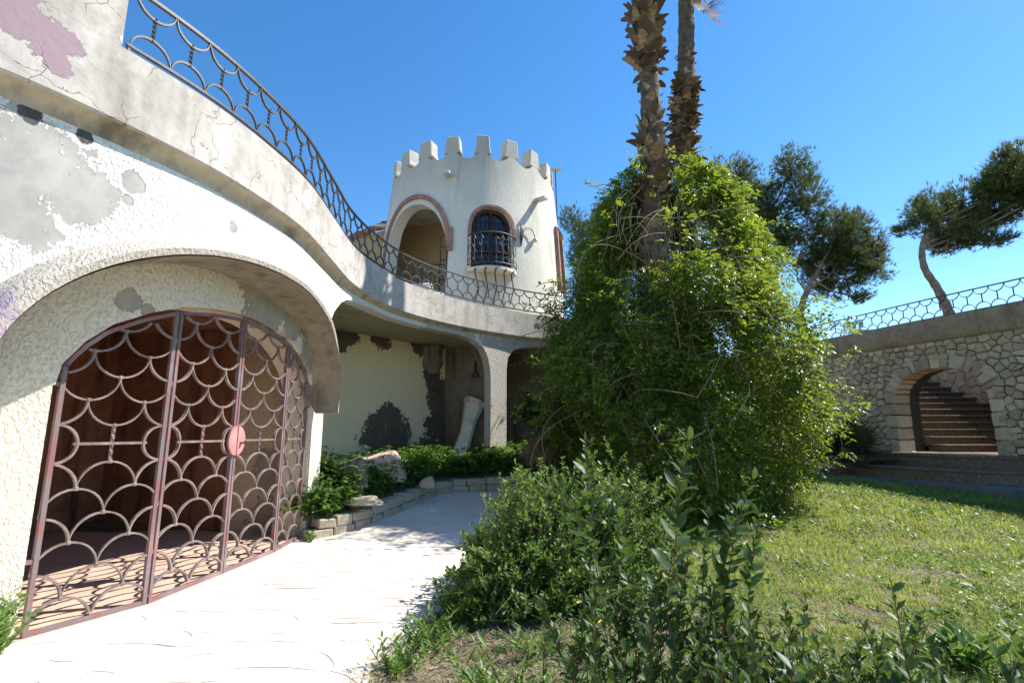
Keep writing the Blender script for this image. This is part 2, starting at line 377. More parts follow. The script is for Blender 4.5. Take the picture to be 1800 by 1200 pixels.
# ---------------------------------------------------------------- ground and paving
def terrain(x, y): return zg(x, y)+.02*mnoise.noise(Vector((x*.8, y*.8, 0)))-.03
gx = np.concatenate([[-400, -150, -60, -25], np.arange(-12, 20, .25), [22, 30, 60, 150, 400]])
gy = np.concatenate([[-400, -100, -30, -10], np.arange(-2, 24, .25), [26, 32, 50, 100, 400]])
V = [(x, y, terrain(x, y)) for y in gy for x in gx]; nx = len(gx)
Fq = [(j*nx+i, j*nx+i+1, (j+1)*nx+i+1, (j+1)*nx+i) for j in range(len(gy)-1) for i in range(nx-1)]
tag(link('ground', np_mesh('ground', V, Fq, True), m_soil), kind='structure')
PL = [(-7.5, -2), (-5.6, 2.2), (-4.3, 3.9), (-3.7, 5.2), (-3.5, 6.4), (-3.4, 7.5), (-3.35, 8.3), (-2.75, 8.9), (-2.2, 10.1), (-1.65, 11.8), (-.4, 12.3), (1.5, 12.9), (3.5, 13.2)]
PR = [(-1.9, -2), (-1.35, 1.8), (-1.05, 3.2), (-.93, 4.0), (-.75, 4.8), (-.62, 5.8), (-.52, 7.2), (-.35, 8.2), (0, 9.3), (.5, 10.2), (1.1, 10.7), (2.2, 11), (3.5, 11.2)]
a, b = catmull(PL, 8), catmull(PR, 8); mb = MB(); NS = 8
def pz(x, y): return zg(x, y)+.012
for i in range(len(a)-1):
    for k in range(NS):
        q = []
        for (ii, kk) in ((i, k), (i, k+1), (i+1, k+1), (i+1, k)):
            xy = a[ii]*(1-kk/NS)+b[ii]*kk/NS
            if kk == NS: xy = xy+np.array([.025*math.sin(ii*1.3)+.03*math.sin(ii*2.9)+.02*math.sin(ii*5.1), 0])
            q.append((xy[0], xy[1], pz(*xy)))
        mb.face(q)
        if k == NS-1: mb.face([q[1], q[2], (q[2][0], q[2][1], q[2][2]-.12), (q[1][0], q[1][1], q[1][2]-.12)])
path = tag(mb.build('path', m_path, smooth=40), kind='structure')
# thin curved grooves drawn in the concrete
V = []; F = []
def groove(cx, cy, r, a0, a1, wd):
    n = 9
    for k in range(n):
        t = a0+(a1-a0)*k/(n-1); ww = wd*math.sin(math.pi*(k+.35)/(n-.3))*(.3+.7*abs(math.sin(t)))
        for s_ in (-1, 1):
            x, y = cx+(r+s_*ww)*math.cos(t), cy+(r+s_*ww)*math.sin(t); V.append((x, y, pz(x, y)+.002))
    o = len(V)-2*n
    for k in range(n-1): F.append((o+2*k, o+2*k+1, o+2*k+3, o+2*k+2))
for gxx in np.arange(-3.8, 1, .47):
    for gyy in np.arange(1.8, 12, .42):
        x, y = gxx+random.uniform(-.08, .08)+(.24 if int(gyy/.42) % 2 else 0), gyy+random.uniform(-.08, .08)
        lx = np.interp(y, [p[1] for p in PL], [p[0] for p in PL])+.35; rx = np.interp(y, [p[1] for p in PR], [p[0] for p in PR])-.2
        if not lx < x < rx: continue
        t0 = random.choice((.35, 1.2, 1.5, 4.2))+random.uniform(-.2, .2)
        groove(x, y, random.uniform(.22, .5), t0, t0+random.uniform(.7, 1.25), random.uniform(.0035, .006))
        if random.random() < .45: groove(x+.2, y-.6, random.uniform(.7, 1.2), 1.2, 1.9, .005)
link('groove', np_mesh('groove', V, F), m_groove, path)['kind'] = 'stuff'
mb = MB(); pv = [(S0+u_, d) for u_ in np.arange(-2, 13, .5) for d in (0,)]
us = np.arange(S0-4, S0+12, .5)
for i in range(len(us)-1):
    q = [CS.P(us[i], 0, -2.3), CS.P(us[i+1], 0, -2.3), CS.P(us[i+1], 0, 0), CS.P(us[i], 0, 0)]
    mb.face([(p.x, p.y, .425) for p in q]); mb.face([(q[0].x, q[0].y, .425), (q[1].x, q[1].y, .425), (q[1].x, q[1].y, .2), (q[0].x, q[0].y, .2)])
tag(mb.build('pavement', m_asphalt), kind='structure')

# ---------------------------------------------------------------- villa
villa = thing('villa', 'white curving villa front with gate recess, porch and cement terrace edge', 'building', (-3, 8, 0))
HC_, HA_, HZ_, HH_ = 7.05, 2.6, 1.95, 1.53
def hood(u): return HZ_+HH_*sel((u-HC_)/HA_, 2.05 if u < HC_ else 2.6)
def hood_out(u): return HZ_+1.65*sel((u-HC_)/2.69, 2.6)
PT = [(9.15, 3.42), (9.29, 3.58), (9.62, 3.81), (9.88, 3.93), (10.31, 4.0), (10.8, 4.02), (14.0, 4.01), (14.48, 3.94), (14.8, 3.79), (14.95, 3.55), (15.03, 3.22), (15.05, 2.9)]
PT2 = [(15.57, 3.0), (15.575, 3.31), (15.62, 3.6), (15.81, 3.82), (16.13, 3.92), (17., 4.01), (20.2, 4.01)]
def ptop(u, L): return float(np.interp(u, [q[0] for q in L], [q[1] for q in L]))
def fseg(u, m):
    """solid intervals of the front at u, for the strip whose middle is m"""
    if m < 4.45: return [(-.2, 4.16)]
    if m < 9.15: return [(hood(u), 4.16)]
    if m < 9.65: return [(hood(u), hood_out(u)), (ptop(u, PT), 4.16)]
    if m < 9.735: return [(HZ_, max(HZ_+.01, hood_out(u))), (ptop(u, PT), 4.16)]
    if m < 15.05: return [(ptop(u, PT), 4.16)]
    if m < 15.57: return [(-.1, 4.16)]
    if m < 20.2: return [(ptop(u, PT2), 4.16)]
    return [(-.1, 4.16)]
brk = [4.45, 9.15, 9.65, 9.735, 15.05, 15.57, 20.2]
us = sorted(set([round(v, 3) for v in np.arange(0.3, CW.L[-1], .09)]+[b+s_*e for b in brk for e in (.01, .03, .06) for s_ in (-1, 1)]+brk+[9.72]+[q[0] for q in PT+PT2]))
us = [u for u in us if u < CW.L[-1]]
def fsegs(i):
    a, b = us[i], us[i+1]; m = (a+b)/2
    return [(p[0], p[1], q[0], q[1]) for p, q in zip(fseg(a, m), fseg(b, m))]
shell(us, lambda u, z, d=0.: CW.P(u, z, d*(.32 if u > 9.74 else float(np.interp(z, [1.95, 2.7], [.4, 1])) if u > 9.05 and z < 3.3 else 1.)), .82, fsegs, .5).build('facade_wall', m_facade, villa, smooth=35)
# hood moulding along the arch of the recess, and its dark soffit
def hp(t):                                     # arch as a smooth path, t in 0..1
    an = math.pi-math.pi*t; e = 2/(2.05 if t < .5 else 2.6)
    u = HC_+HA_*math.copysign(abs(math.cos(an))**e, math.cos(an)); z = HZ_+HH_*abs(math.sin(an))**e
    return u, z
TS = [i/72 for i in range(73)]
HP = [hp(t) for t in TS]
def hnorm(i):
    a, b = HP[max(i-1, 0)], HP[min(i+1, len(HP)-1)]; d = math.hypot(b[0]-a[0], b[1]-a[1]); return -(b[1]-a[1])/d, (b[0]-a[0])/d
mb = MB(); ms = MB(); mr = MB()
for i in range(len(HP)-1):
    for (o, prof) in ((mb, [(.0, -.05), (.0, -.13), (.05, -.145), (.10, -.10), (.14, .01)]), (ms, [(-.012, -.10), (-.012, .3), (-.012, .81)])):
        for k in range(len(prof)-1):
            q = []
            for (ii, kk) in ((i, k), (i+1, k), (i+1, k+1), (i, k+1)):
                u, z = HP[ii]; nx_, nz_ = hnorm(ii); sc = (1.7-.8*min(1, ii/30)) if ii < 50 else max(.35, .9-(ii-50)/22*.6)
                q.append(CW.P(u+nx_*prof[kk][0]*sc, z+nz_*prof[kk][0]*sc, prof[kk][1]*((float(np.interp(z, [1.95, 2.7], [.4, 1])) if ii > 40 else 1) if o is ms else sc)))
            o.face(q)
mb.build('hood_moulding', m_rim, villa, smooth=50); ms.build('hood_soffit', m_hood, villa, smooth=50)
# fascia and cove swept along the terrace edge
prof = [(-.35, 4.85), (.0, 4.85), (.0, 4.2), (-.02, 4.18)]
prof2 = [(-.02, 4.18), (-.06, 4.165), (-.095, 4.135), (-.118, 4.095), (-.127, 4.05), (-.2, 4.05)]
def sweep(C, us, prof):
    mb = MB()
    for i in range(len(us)-1):
        for k in range(len(prof)-1):
            mb.face([C.P(us[i], prof[k][1], -prof[k][0]), C.P(us[i+1], prof[k][1], -prof[k][0]), C.P(us[i+1], prof[k+1][1], -prof[k+1][0]), C.P(us[i], prof[k+1][1], -prof[k+1][0])])
    return mb
uf = list(np.arange(.2, CF.L[-1], .12))
fasc = sweep(CF, uf, prof).build('fascia', m_fascia, villa, smooth=35)
cv = sweep(CF, [u for u in uf if u < 9.9], prof2).build('cove', m_cove, villa, smooth=40)
prof3 = [(-.02, 4.18), (-.06, 4.165), (-.1, 4.14), (-.128, 4.11), (-.2, 4.11)]
sweep(CF, [u for u in uf if u > 9.78], prof3).build('cove', m_cove, villa, smooth=40)
# solid parapet pier rising from the fascia at its near end
pu = list(np.arange(.3, 5.02, .12))+[5.045]
mb = sweep(CF, pu, [(0., 4.851), (.0, 7.4), (-.45, 7.4), (-.45, 4.851)])
u = pu[-1]; mb.face([CF.P(u, 4.851, 0), CF.P(u, 7.4, 0), CF.P(u, 7.4, .45), CF.P(u, 4.851, .45)])
mb.build('parapet_pier', m_fascia, villa, smooth=35)
# gate wall (back of the recess) with the arched gateway
GL = [(2.08, 0), (2.085, 1.4), (2.105, 2.05), (2.13, 2.23), (2.27, 2.45), (2.46, 2.64), (2.78, 2.82), (3.1, 2.95), (3.59, 3.05), (4.14, 3.11), (4.56, 3.09), (5.14, 3.0), (5.74, 2.8), (6.08, 2.62), (6.28, 2.4), (6.36, 2.0), (6.38, 0)]
def gtop(u): return float(np.interp(u, [q[0] for q in GL], [q[1] for q in GL])) if 2.105 < u < 6.36 else 2.05
ug = sorted(set([round(v, 3) for v in np.arange(-.0, 6.75, .1)]+[2.09, 6.37, 6.76]+[q[0] for q in GL[2:-2]]))
def gsegs(i):
    a, b = ug[i], ug[i+1]; m = (a+b)/2
    if 2.09 < m < 6.37: return [(gtop(a), 4.0, gtop(b), 4.0)]
    return [(-.1, 4.0, -.1, 4.0)]
shell(ug, CG.P, .5, gsegs, .5).build('gate_wall', m_gatewall, villa, smooth=35)
# gate room behind
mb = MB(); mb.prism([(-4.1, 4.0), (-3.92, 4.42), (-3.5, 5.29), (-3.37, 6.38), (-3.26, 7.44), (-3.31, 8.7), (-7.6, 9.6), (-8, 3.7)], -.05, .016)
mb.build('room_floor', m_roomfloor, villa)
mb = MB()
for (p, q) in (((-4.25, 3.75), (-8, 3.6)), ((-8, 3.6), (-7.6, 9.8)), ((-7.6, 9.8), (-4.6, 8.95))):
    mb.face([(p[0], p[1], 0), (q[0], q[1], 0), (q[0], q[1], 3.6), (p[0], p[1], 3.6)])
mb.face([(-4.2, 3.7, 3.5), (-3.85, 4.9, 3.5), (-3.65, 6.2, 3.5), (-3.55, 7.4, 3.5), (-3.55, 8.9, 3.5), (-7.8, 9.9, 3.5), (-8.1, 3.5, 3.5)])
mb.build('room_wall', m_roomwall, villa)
mb = MB(); mb.prism([(-3.55, 8.72), (-3.45, 8.95), (-4.75, 9.05), (-4.75, 8.82)], 0, 3.5); mb.build('reveal', m_reveal, villa)
# porch: ceiling slab, back wall, side wall, partition
BK = [(-13, -1), (-13, 6), (-13, 14), (-12, 22), (0, 26), (8, 26)]
bk = catmull(BK, 10); bl = Curve(bk); mb = MB(); n = 70
for i in range(n):
    q = []
    for j in (i, i+1):
        q.append((CF.P(.2+(CF.L[-1]-.25)*j/n, 0, .3), bl.P(bl.L[-1]*j/n*.999, 0)))
    for z in (4.075, 4.80):
        mb.face([(q[0][0].x, q[0][0].y, z), (q[1][0].x, q[1][0].y, z), (q[1][1].x, q[1][1].y, z), (q[0][1].x, q[0][1].y, z)])
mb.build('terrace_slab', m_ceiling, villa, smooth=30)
def wallseg(pts, z0, z1, th=.2):
    mb = MB()
    for i in range(len(pts)-1):
        p, q = Vector(pts[i]), Vector(pts[i+1]); d = (q-p).normalized(); nn = Vector((-d.y, d.x))*th
        mb.prism([p, q, q+nn, p+nn], z0, z1)
    return mb
wallseg([(-5.4, 10.6), (-1.95, 15.0)], -.1, 4.07).build('porch_wall', m_porchwall, villa)
wallseg([(-3.4, 8.97), (-5.5, 10.7)], -.1, 4.07).build('porch_wall', m_porchwall, villa)
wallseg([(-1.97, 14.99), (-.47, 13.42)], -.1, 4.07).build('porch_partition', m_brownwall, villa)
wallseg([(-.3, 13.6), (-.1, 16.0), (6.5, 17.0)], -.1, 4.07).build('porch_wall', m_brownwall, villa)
# broken scroll capital left high on the porch wall
mb = MB()
for k, (r, z) in enumerate(((.32, 3.98), (.30, 3.8), (.34, 3.62), (.2, 3.4), (.12, 3.25))):
    pass
mb.tube([(-2.28, 14.42, 4.0), (-2.26, 14.38, 3.75), (-2.25, 14.36, 3.5), (-2.22, 14.4, 3.28)], [.33, .27, .31, .14], 8)
mb.build('broken_capital', m_brownwall, villa, smooth=40)

# ---------------------------------------------------------------- raised bed in front of the porch
KB = catmull([(-3.12, 8.25), (-2.65, 8.8), (-2.17, 10.05), (-1.68, 11.7), (-.9, 12.28), (-.1, 12.55), (1.2, 12.95)], 8); ck = Curve(KB)
kerb = thing('stone_kerb', 'low curved kerb of rough tan stones round the raised bed', 'kerb', (-2.2, 10, .15))
u = 0.
def stone_box(p0, p1, n0, n1, th, z0, h):
    mb = MB(); V = []
    for (p, nn) in ((p0, n0), (p1, n1)):
        for d in (0, th):
            for z in (z0, z0+h):
                V.append((p[0]-nn[0]*d+random.uniform(-.012, .012), p[1]-nn[1]*d+random.uniform(-.012, .012), z+random.uniform(-.012, .012)))
    mb.raw(V, [(0, 1, 3, 2), (4, 6, 7, 5), (0, 4, 5, 1), (2, 3, 7, 6), (0, 2, 6, 4), (1, 5, 7, 3)]); return mb
for course, (z0, h) in enumerate(((-.06, .2), (.145, .15))):
    u = .0 if course == 0 else .15
    while u < ck.L[-1]-.4:
        L = random.uniform(.3, .6); p0, p1 = ck.p(u), ck.p(u+L-.02); j = random.uniform(-.015, .015)
        g = zg(*p0)
        stone_box(p0+ck.n(u)*j, p1+ck.n(u)*j, ck.n(u), ck.n(u+L), .3, g+z0, h).build('stone', m_kerb, kerb, bevel=.018)
        u += L
mb = MB(); bp = [Vector((*(ck.p(u)-ck.n(u)*.25), 0)) for u in np.linspace(0, ck.L[-1], 40)]
bq = catmull([(-3.3, 9.0), (-4.6, 10.4), (-4.0, 11.8), (-2.6, 13.7), (-1.9, 14.6), (-.3, 13.9), (1.0, 15.2)], 7); bq = [Curve(bq).p(v) for v in np.linspace(0, Curve(bq).L[-1], 40)]
def bedz(t, g, x, y): return g+.26+.22*math.sin(min(1, t*1.2)*math.pi/2)+.1*mnoise.noise(Vector((x*1.3, y*1.3, 3)))*min(1, t*5)
bedpts = []
for i in range(39):
    for k in range(10):
        q = []
        for (ii, kk) in ((i, k), (i+1, k), (i+1, k+1), (i, k+1)):
            t = kk/10; x = bp[ii].x*(1-t)+bq[ii][0]*t; y = bp[ii].y*(1-t)+bq[ii][1]*t; q.append((x, y, bedz(t, zg(x, y), x, y)))
        mb.face(q); bedpts.append((i, k, q))
tag(mb.build('bed_soil', m_soil, smooth=60), kind='structure')

# ---------------------------------------------------------------- tower
TC = (-1.4, 17.5)
def tr(z):
    return float(np.interp(z, [4.6, 6.5, 8.0, 9.3, 10.8], [3.24, 3.2, 3.12, 2.98, 2.84]))
def tp(deg, z, d=0.):
    r = tr(z)-d; a_ = rad(deg); return Vector((TC[0]+r*math.sin(a_), TC[1]-r*math.cos(a_), z))
tower = thing('tower', 'round white crenellated tower standing on the terrace', 'tower', (TC[0], TC[1], 4.8))
MS = 360/19
def vall(deg):
    x = (deg-10) % MS; x = min(x, MS-x)                 # 0 at a merlon, 10 mid valley
    return 9.97+.36*max(0, (MS/2-x)/(MS/2))**2.0
LG0, LG1 = -58., -9.5; WD0, WD1 = 3.5, 26.4
def lgtop(d): return 6.7+1.88*sel((d-(LG0+LG1)/2)/((LG1-LG0)/2), 2.2)
def wdtop(d): return 7.55+.74*sel((d-(WD0+WD1)/2)/((WD1-WD0)/2), 2.4)
SW0, SW1 = 66., 84.
td = sorted(set([round(v, 2) for v in np.arange(-180, 180.5, 2)]+[round(v, 2) for v in np.arange(-60, 28, .8)]+[LG0, LG1, WD0, WD1, SW0, SW1, LG0+.15, LG1-.15, WD0+.15, WD1-.15]))
def tsegs(i):
    a, b = td[i], td[i+1]; m = (a+b)/2; A, B = vall(a), vall(b)
    if LG0 < m < LG1: return [(4.6, 5.35, 4.6, 5.35), (lgtop(a), A, lgtop(b), B)]
    if WD0 < m < WD1: return [(4.6, 6.33, 4.6, 6.33), (wdtop(a), A, wdtop(b), B)]
    if SW0 < m < SW1: return [(4.6, 6.2, 4.6, 6.2), (8.3, A, 8.3, B)]
    return [(4.6, A, 4.6, B)]
shell(td, tp, .38, tsegs, .45).build('wall', m_tower, tower, smooth=35)
mb = MB(); mb.raw([tp(d, 9.0, .3) for d in range(0, 360, 12)], [tuple(range(30))]); mb.build('shade_cap', m_tower, tower)  # flat cap added to keep the inside of the tower dark
mb = MB(); mb.raw([(tp(d, 5.3, .3)) for d in range(0, 360, 12)], [tuple(range(30))]); mb.build('floor', m_roomfloor, tower)
m_loggia = stucco('loggia_plaster', (.60, .45, .25), (), stain=.3)
wallseg([(-4.2, 17.9), (-1.7, 17.0), (-1.25, 14.75)], 5.3, 9.0, .12).build('partition', m_loggia, tower)
mb = MB()                                      # one merlon, then copies turned round the tower
V = []
for z, wd_ in ((0, .285), (.17, .235), (.40, .22), (.60, .20)):
    r0 = 0.; r1 = .40
    V += [(-wd_, r0, z), (wd_, r0, z), (wd_*.9, r1, z), (-wd_*.9, r1, z)]
V = [(x, y+(.02*z), z) for x, y, z in V]
mb.raw(V, [(3, 2, 1, 0), (12, 13, 14, 15)]+[(j*4+k, j*4+(k+1) % 4, j*4+4+(k+1) % 4, j*4+4+k) for j in range(3) for k in range(4)])
mm = mb.mesh('merlon', bevel=.025); mm.materials.append(m_tower)
for k in range(19):
    d = 10+MS*k; p = tp(d, 10.17, 0)
    inst('merlon', mm, Matrix.Translation(p) @ Matrix.Rotation(rad(d), 4, 'Z') @ Matrix.Diagonal((random.uniform(.95, 1.06), 1, random.uniform(.95, 1.05), 1)), tower)
def arcband(fn, d0, d1, zb0, zb1, wo, proud, n=40):
    """moulding round an arched opening: follows (deg,z), from zb0 up, over and down to zb1"""
    c = (d0+d1)/2; h = (d1-d0)/2; pts = [(d0, zb0)]
    for i in range(n+1):
        an = math.pi*(1-i/n); e = .9; dd = c+h*math.copysign(abs(math.cos(an))**e, math.cos(an)); dd = min(max(dd, d0+.01), d1-.01); pts.append((dd, fn(dd)))
    pts.append((d1, zb1)); mb = MB(); kk = rad(1)*3.15
    for i in range(len(pts)-1):
        q = []
        for j in (i, i+1):
            a_, b_ = pts[max(j-1, 0)], pts[min(j+1, len(pts)-1)]; dx, dz = (b_[0]-a_[0])*kk, b_[1]-a_[1]; l = math.hypot(dx, dz) or 1
            nx_, nz_ = -dz/l, dx/l
            q.append([tp(pts[j][0]+nx_*o/kk, pts[j][1]+nz_*o, -pr) for (o, pr) in ((.0, -.05), (.0, proud), (wo, proud), (wo, -.05))])
        for k in range(3): mb.face([q[0][k], q[1][k], q[1][k+1], q[0][k+1]])
    return mb
def lgo(d): return lgtop(d)+.18
arcband(lgo, LG0-3, LG1+3.2, 5.4, 7.6, .14, .07).build('loggia_moulding', m_pink, tower, smooth=40)
arcband(wdtop, WD0-.2, WD1+.2, 7.35, 7.35, .09, .05).build('window_moulding', m_pink, tower, smooth=40)
# window: frame, mullion, panes with leading
mb = MB(); mb2 = MB()
for i in range(26):
    a, b = WD0+(WD1-WD0)*i/26, WD0+(WD1-WD0)*(i+1)/26
    mb2.face([tp(a, 6.33, .22), tp(b, 6.33, .22), tp(b, min(wdtop(b)+.02, 8.3), .22), tp(a, min(wdtop(a)+.02, 8.3), .22)])
def bandbar(mb, d, z0, z1, wd_, dep=.16, th=.06): mb.tube([tp(d, z0, dep), tp(d, z1, dep)], wd_, 4)
for d, w_ in ((WD0+1.1, .075), (WD1-1.1, .075), ((WD0+WD1)/2, .055)): bandbar(mb, d, 6.33, wdtop(d), w_)
for z in (6.4, 6.95, 7.6): mb.tube([tp(d, z, .16) for d in np.linspace(WD0, WD1, 8)], .045, 4)
mb.tube([tp(d, wdtop(d)-.04, .16) for d in np.linspace(WD0+.2, WD1-.2, 24)], .075, 4)
wf = mb.build('window', m_wood, tower); mb2.build('pane', m_glass, wf)
mb = MB()
for k in range(7):
    d = WD0+3+(WD1-WD0-6)*k/6; mb.tube([tp(d, 6.4, .12), tp(d, 8.15 if 1 < k < 5 else 8.0, .12)], .012, 4)
for z in (6.7, 7.1, 7.5, 7.9):
    for k in range(6):
        d0 = WD0+3+(WD1-WD0-6)*(k+.5)/6; mb.tube([tp(d0+1.6*math.cos(t), z+.1*math.sin(t), .12) for t in np.linspace(0, 2*math.pi, 9)], .009, 3)
mb.build('grille', m_iron, wf)
# side window seen edge-on at the right of the tower
mb = MB()
for d in (SW0, SW1): mb.tube([tp(d, 6.2, -.02), tp(d, 8.3, -.02)], .12, 5)
mb.tube([tp(d, 8.32, -.02) for d in np.linspace(SW0, SW1, 6)], .13, 5); sw = mb.build('window', m_pink, tower)
mb = MB(); mb.face([tp(SW0, 6.2, .2), tp(SW1, 6.2, .2), tp(SW1, 8.3, .2), tp(SW0, 8.3, .2)]); mb.build('pane', m_glass, sw)
# window balcony: curved slab, rails, scallops and rods, curled feet
def bpt(t, z, grow=0.):          # t 0..1 around the bowed balcony
    d = WD0-1.5+(WD1-WD0+3)*t; o = (.06+.42*math.sin(math.pi*t)**.7)*(1+grow); return tp(d, z, 0)+Vector((math.sin(rad(d)), -math.cos(rad(d)), 0))*o
mb = MB()
for i in range(20):
    a0, a1 = [tp(WD0-1.5+(WD1-WD0+3)*(i+k)/20, 6.3, .05) for k in (0, 1)]; b0, b1 = bpt(i/20, 6.3), bpt((i+1)/20, 6.3); dz = Vector((0, 0, .09))
    mb.face([a0, a1, b1, b0]); mb.face([a0-dz, a1-dz, b1-dz, b0-dz]); mb.face([b0, b1, b1-dz, b0-dz])
bal = mb.build('balcony', m_tower, tower)
mb = MB()
for z, r in ((6.40, .022), (7.32, .026)):
    mb = MB(); mb.tube([bpt(t, z) for t in np.linspace(0, 1, 26)], r, 5); mb.build('rail', m_iron, bal)
for k in range(8):
    mb = MB(); t0 = k/8; tc = t0+1/16
    mb.tube([bpt(tc-.06*math.cos(t), 7.32-.2*math.sin(t)) for t in np.linspace(0, math.pi, 9)], .011, 4)
    mb.tube([bpt(tc-.06*math.cos(t), 6.40+.2*math.sin(t)) for t in np.linspace(0, math.pi, 9)], .011, 4)
    mb.tube([bpt(tc+.05*math.cos(t), 6.86+.16*math.sin(t)) for t in np.linspace(0, 2*math.pi, 13)], .011, 4)
    mb.tube([bpt(t0, 6.40), bpt(t0, 7.32)], .013, 4); mb.build('scallop', m_iron, bal)
for k in range(5):
    t = .14+.18*k; q = bpt(t, 6.22, -.15); d = WD0-1.5+(WD1-WD0+3)*t; o = Vector((math.sin(rad(d)), -math.cos(rad(d)), 0))
    mb = MB(); mb.tube([q+o*.12, q-o*.1+Vector((0, 0, -.05)), tp(d+2, 5.75, -.05), tp(d, 5.3, -.03)], [.022, .02, .017, .015], 5); mb.build('bracket', m_iron, bal)
# drain spouts
for d, z, L in ((-10, 9.32, .34), (46, 8.9, .42), (-80, 8.7, .4)):
    o = Vector((math.sin(rad(d)), -math.cos(rad(d)), 0)); p = tp(d, z, .05); mb = MB()
    s_ = Vector((math.cos(rad(d)), math.sin(rad(d)), 0)); V = []
    for q in (p, p+o*(L+.05)-Vector((0, 0, .03))):
        V += [q-s_*.1, q+s_*.1, q+s_*.09+Vector((0, 0, .1)), q-s_*.09+Vector((0, 0, .1))]
    mb.raw(V, [(0, 1, 2, 3), (7, 6, 5, 4), (0, 4, 5, 1), (1, 5, 6, 2), (2, 6, 7, 3), (3, 7, 4, 0)]); mb.build('spout', m_tower, tower, bevel=.012)
# wall lamp beside the tower window
LA = rad(32); q = tp(32, 7.55, 0); o = Vector((math.sin(LA), -math.cos(LA), 0)); s_ = Vector((math.cos(LA), math.sin(LA), 0))
lamp = thing('wall_lamp', 'black iron wall lamp with curled arm beside the tower window', 'wall lamp', q)
mb = MB(); mb.tube([q+o*.02+Vector((0, 0, -.35)), q+o*.05+Vector((0, 0, -.05)), q+o*.04+Vector((0, 0, .2)), q+o*.02+Vector((0, 0, .38))], [.015, .05, .04, .012], 6); mb.build('backplate', m_iron, lamp)
mb = MB(); mb.tube([q+o*.05+s_*(.05+.42*(1-math.cos(t))/2)+Vector((0, 0, .05+.22*math.sin(t))) for t in np.linspace(0, 2.6, 10)]+[q+o*.05+s_*.5+Vector((0, 0, .0))], .014, 5); mb.build('arm', m_iron, lamp)
mb = MB(); c = q+o*.05+s_*.5; mb.tube([c+Vector((0, 0, .02)), c+Vector((0, 0, -.02)), c+Vector((0, 0, -.1)), c+Vector((0, 0, -.14))], [.03, .075, .08, .03], 8); mb.build('lamp_shade', m_lampglass, lamp, smooth=50)
# aerial behind the tower
an = thing('aerial', 'thin mast with a small flat aerial rising behind the tower', 'aerial', (1.9, 20, 9))
mb = MB(); mb.tube([(1.9, 20, 9.0), (1.82, 20, 12.6)], .025, 5); mb.build('mast', m_irongrey, an)
mb = MB(); mb.box((1.82, 20, 12.5), (.5, .25, .03)); mb.tube([(1.62, 20, 12.5), (1.62, 20, 12.58)], .02, 4); mb.build('antenna', m_lampglass, an)
# loggia: outside landing and its little railing
ld_ = thing('landing', 'white plastered landing with a kerbed edge below the tower loggia', 'landing', (-3.1, 14.6, 4.8))
mb = MB(); mb.prism([(-4.4, 15.1), (-3.6, 14.0), (-2.2, 13.7), (-1.75, 14.2), (-2.4, 15.2), (-3.9, 16)], 4.8, 5.5); mb.build('block', m_tower, ld_, bevel=.03)
mb = MB(); mb.prism([(-3.55, 14.05), (-2.3, 13.75), (-2.2, 13.95), (-3.45, 14.25)], 5.5, 5.75); mb.build('coping', m_column, ld_, bevel=.04)
lr = thing('landing_railing', 'small curled black railing on the landing in front of the loggia', 'railing', (-2.8, 14.6, 5.5))
A, B = Vector((-3.0, 14.3, 5.5)), Vector((-1.95, 14.35, 5.5))
mb = MB(); mb.tube([A+(B-A)*k/8+Vector((0, 0, 1.15-.25*k/8+.04*math.sin(k))) for k in range(9)], .022, 5); mb.build('rail', m_iron, lr)
for k in range(4):
    c = A+(B-A)*(k+.6)/4.3; mb = MB(); mb.tube([c, c+Vector((0, 0, .95))], .016, 5)
    mb.tube([c+Vector((.13*math.cos(t), 0, .5+.18*math.sin(t))) for t in np.linspace(0, 2*math.pi, 13)], .013, 4); mb.build('scallop', m_iron, lr)
mb = MB(); mb.tube([B+Vector((.04, 0, -.1)), B+Vector((.04, 0, 1.9))], .025, 5)
mb.tube([B+Vector((-.15, 0, .0)), B+Vector((-.15, 0, 1.8)), B+Vector((0, 0, 1.9))], .02, 5)
for z in (.5, .8, 1.1, 1.5): mb.tube([B+Vector((-.15, 0, z)), B+Vector((.04, 0, z))], .016, 4)
mb.build('post', m_iron, lr)
# house wing with tiled eaves left of the tower
wing = thing('house_wing', 'cream wall with terracotta tiled eaves peeking out left of the tower', 'building', (-6, 17, 4.8))
mb = MB()
for d in (0, .3):
    mb.face([(-7.6, 16.4+d, 4.8), (-4.3, 17.2+d, 4.8), (-4.3, 17.2+d, 8.75), (-6.0, 16.79+d, 8.02), (-7.6, 16.4+d, 8.0)])
mb.build('wall', m_loggia, wing)
mt = MB(); mt.tube([(0, 0, 0), (0, .5, .22), (0, 1.1, .48)], [.105, .095, .085], 7); tm = mt.mesh('tile', 40); tm.materials.append(m_tile)
mb = MB()
for k in range(24):
    x = -7.6+k*.14
    if x < -4.2: inst('tile', tm, Matrix.Translation((x, 16.25+(x+7.6)*.24, 8.0+.03*math.sin(k*2.1)+.55*max(0, x+6.0))) @ Matrix.Rotation(random.uniform(-.05, .05), 4, 'Z'), wing)

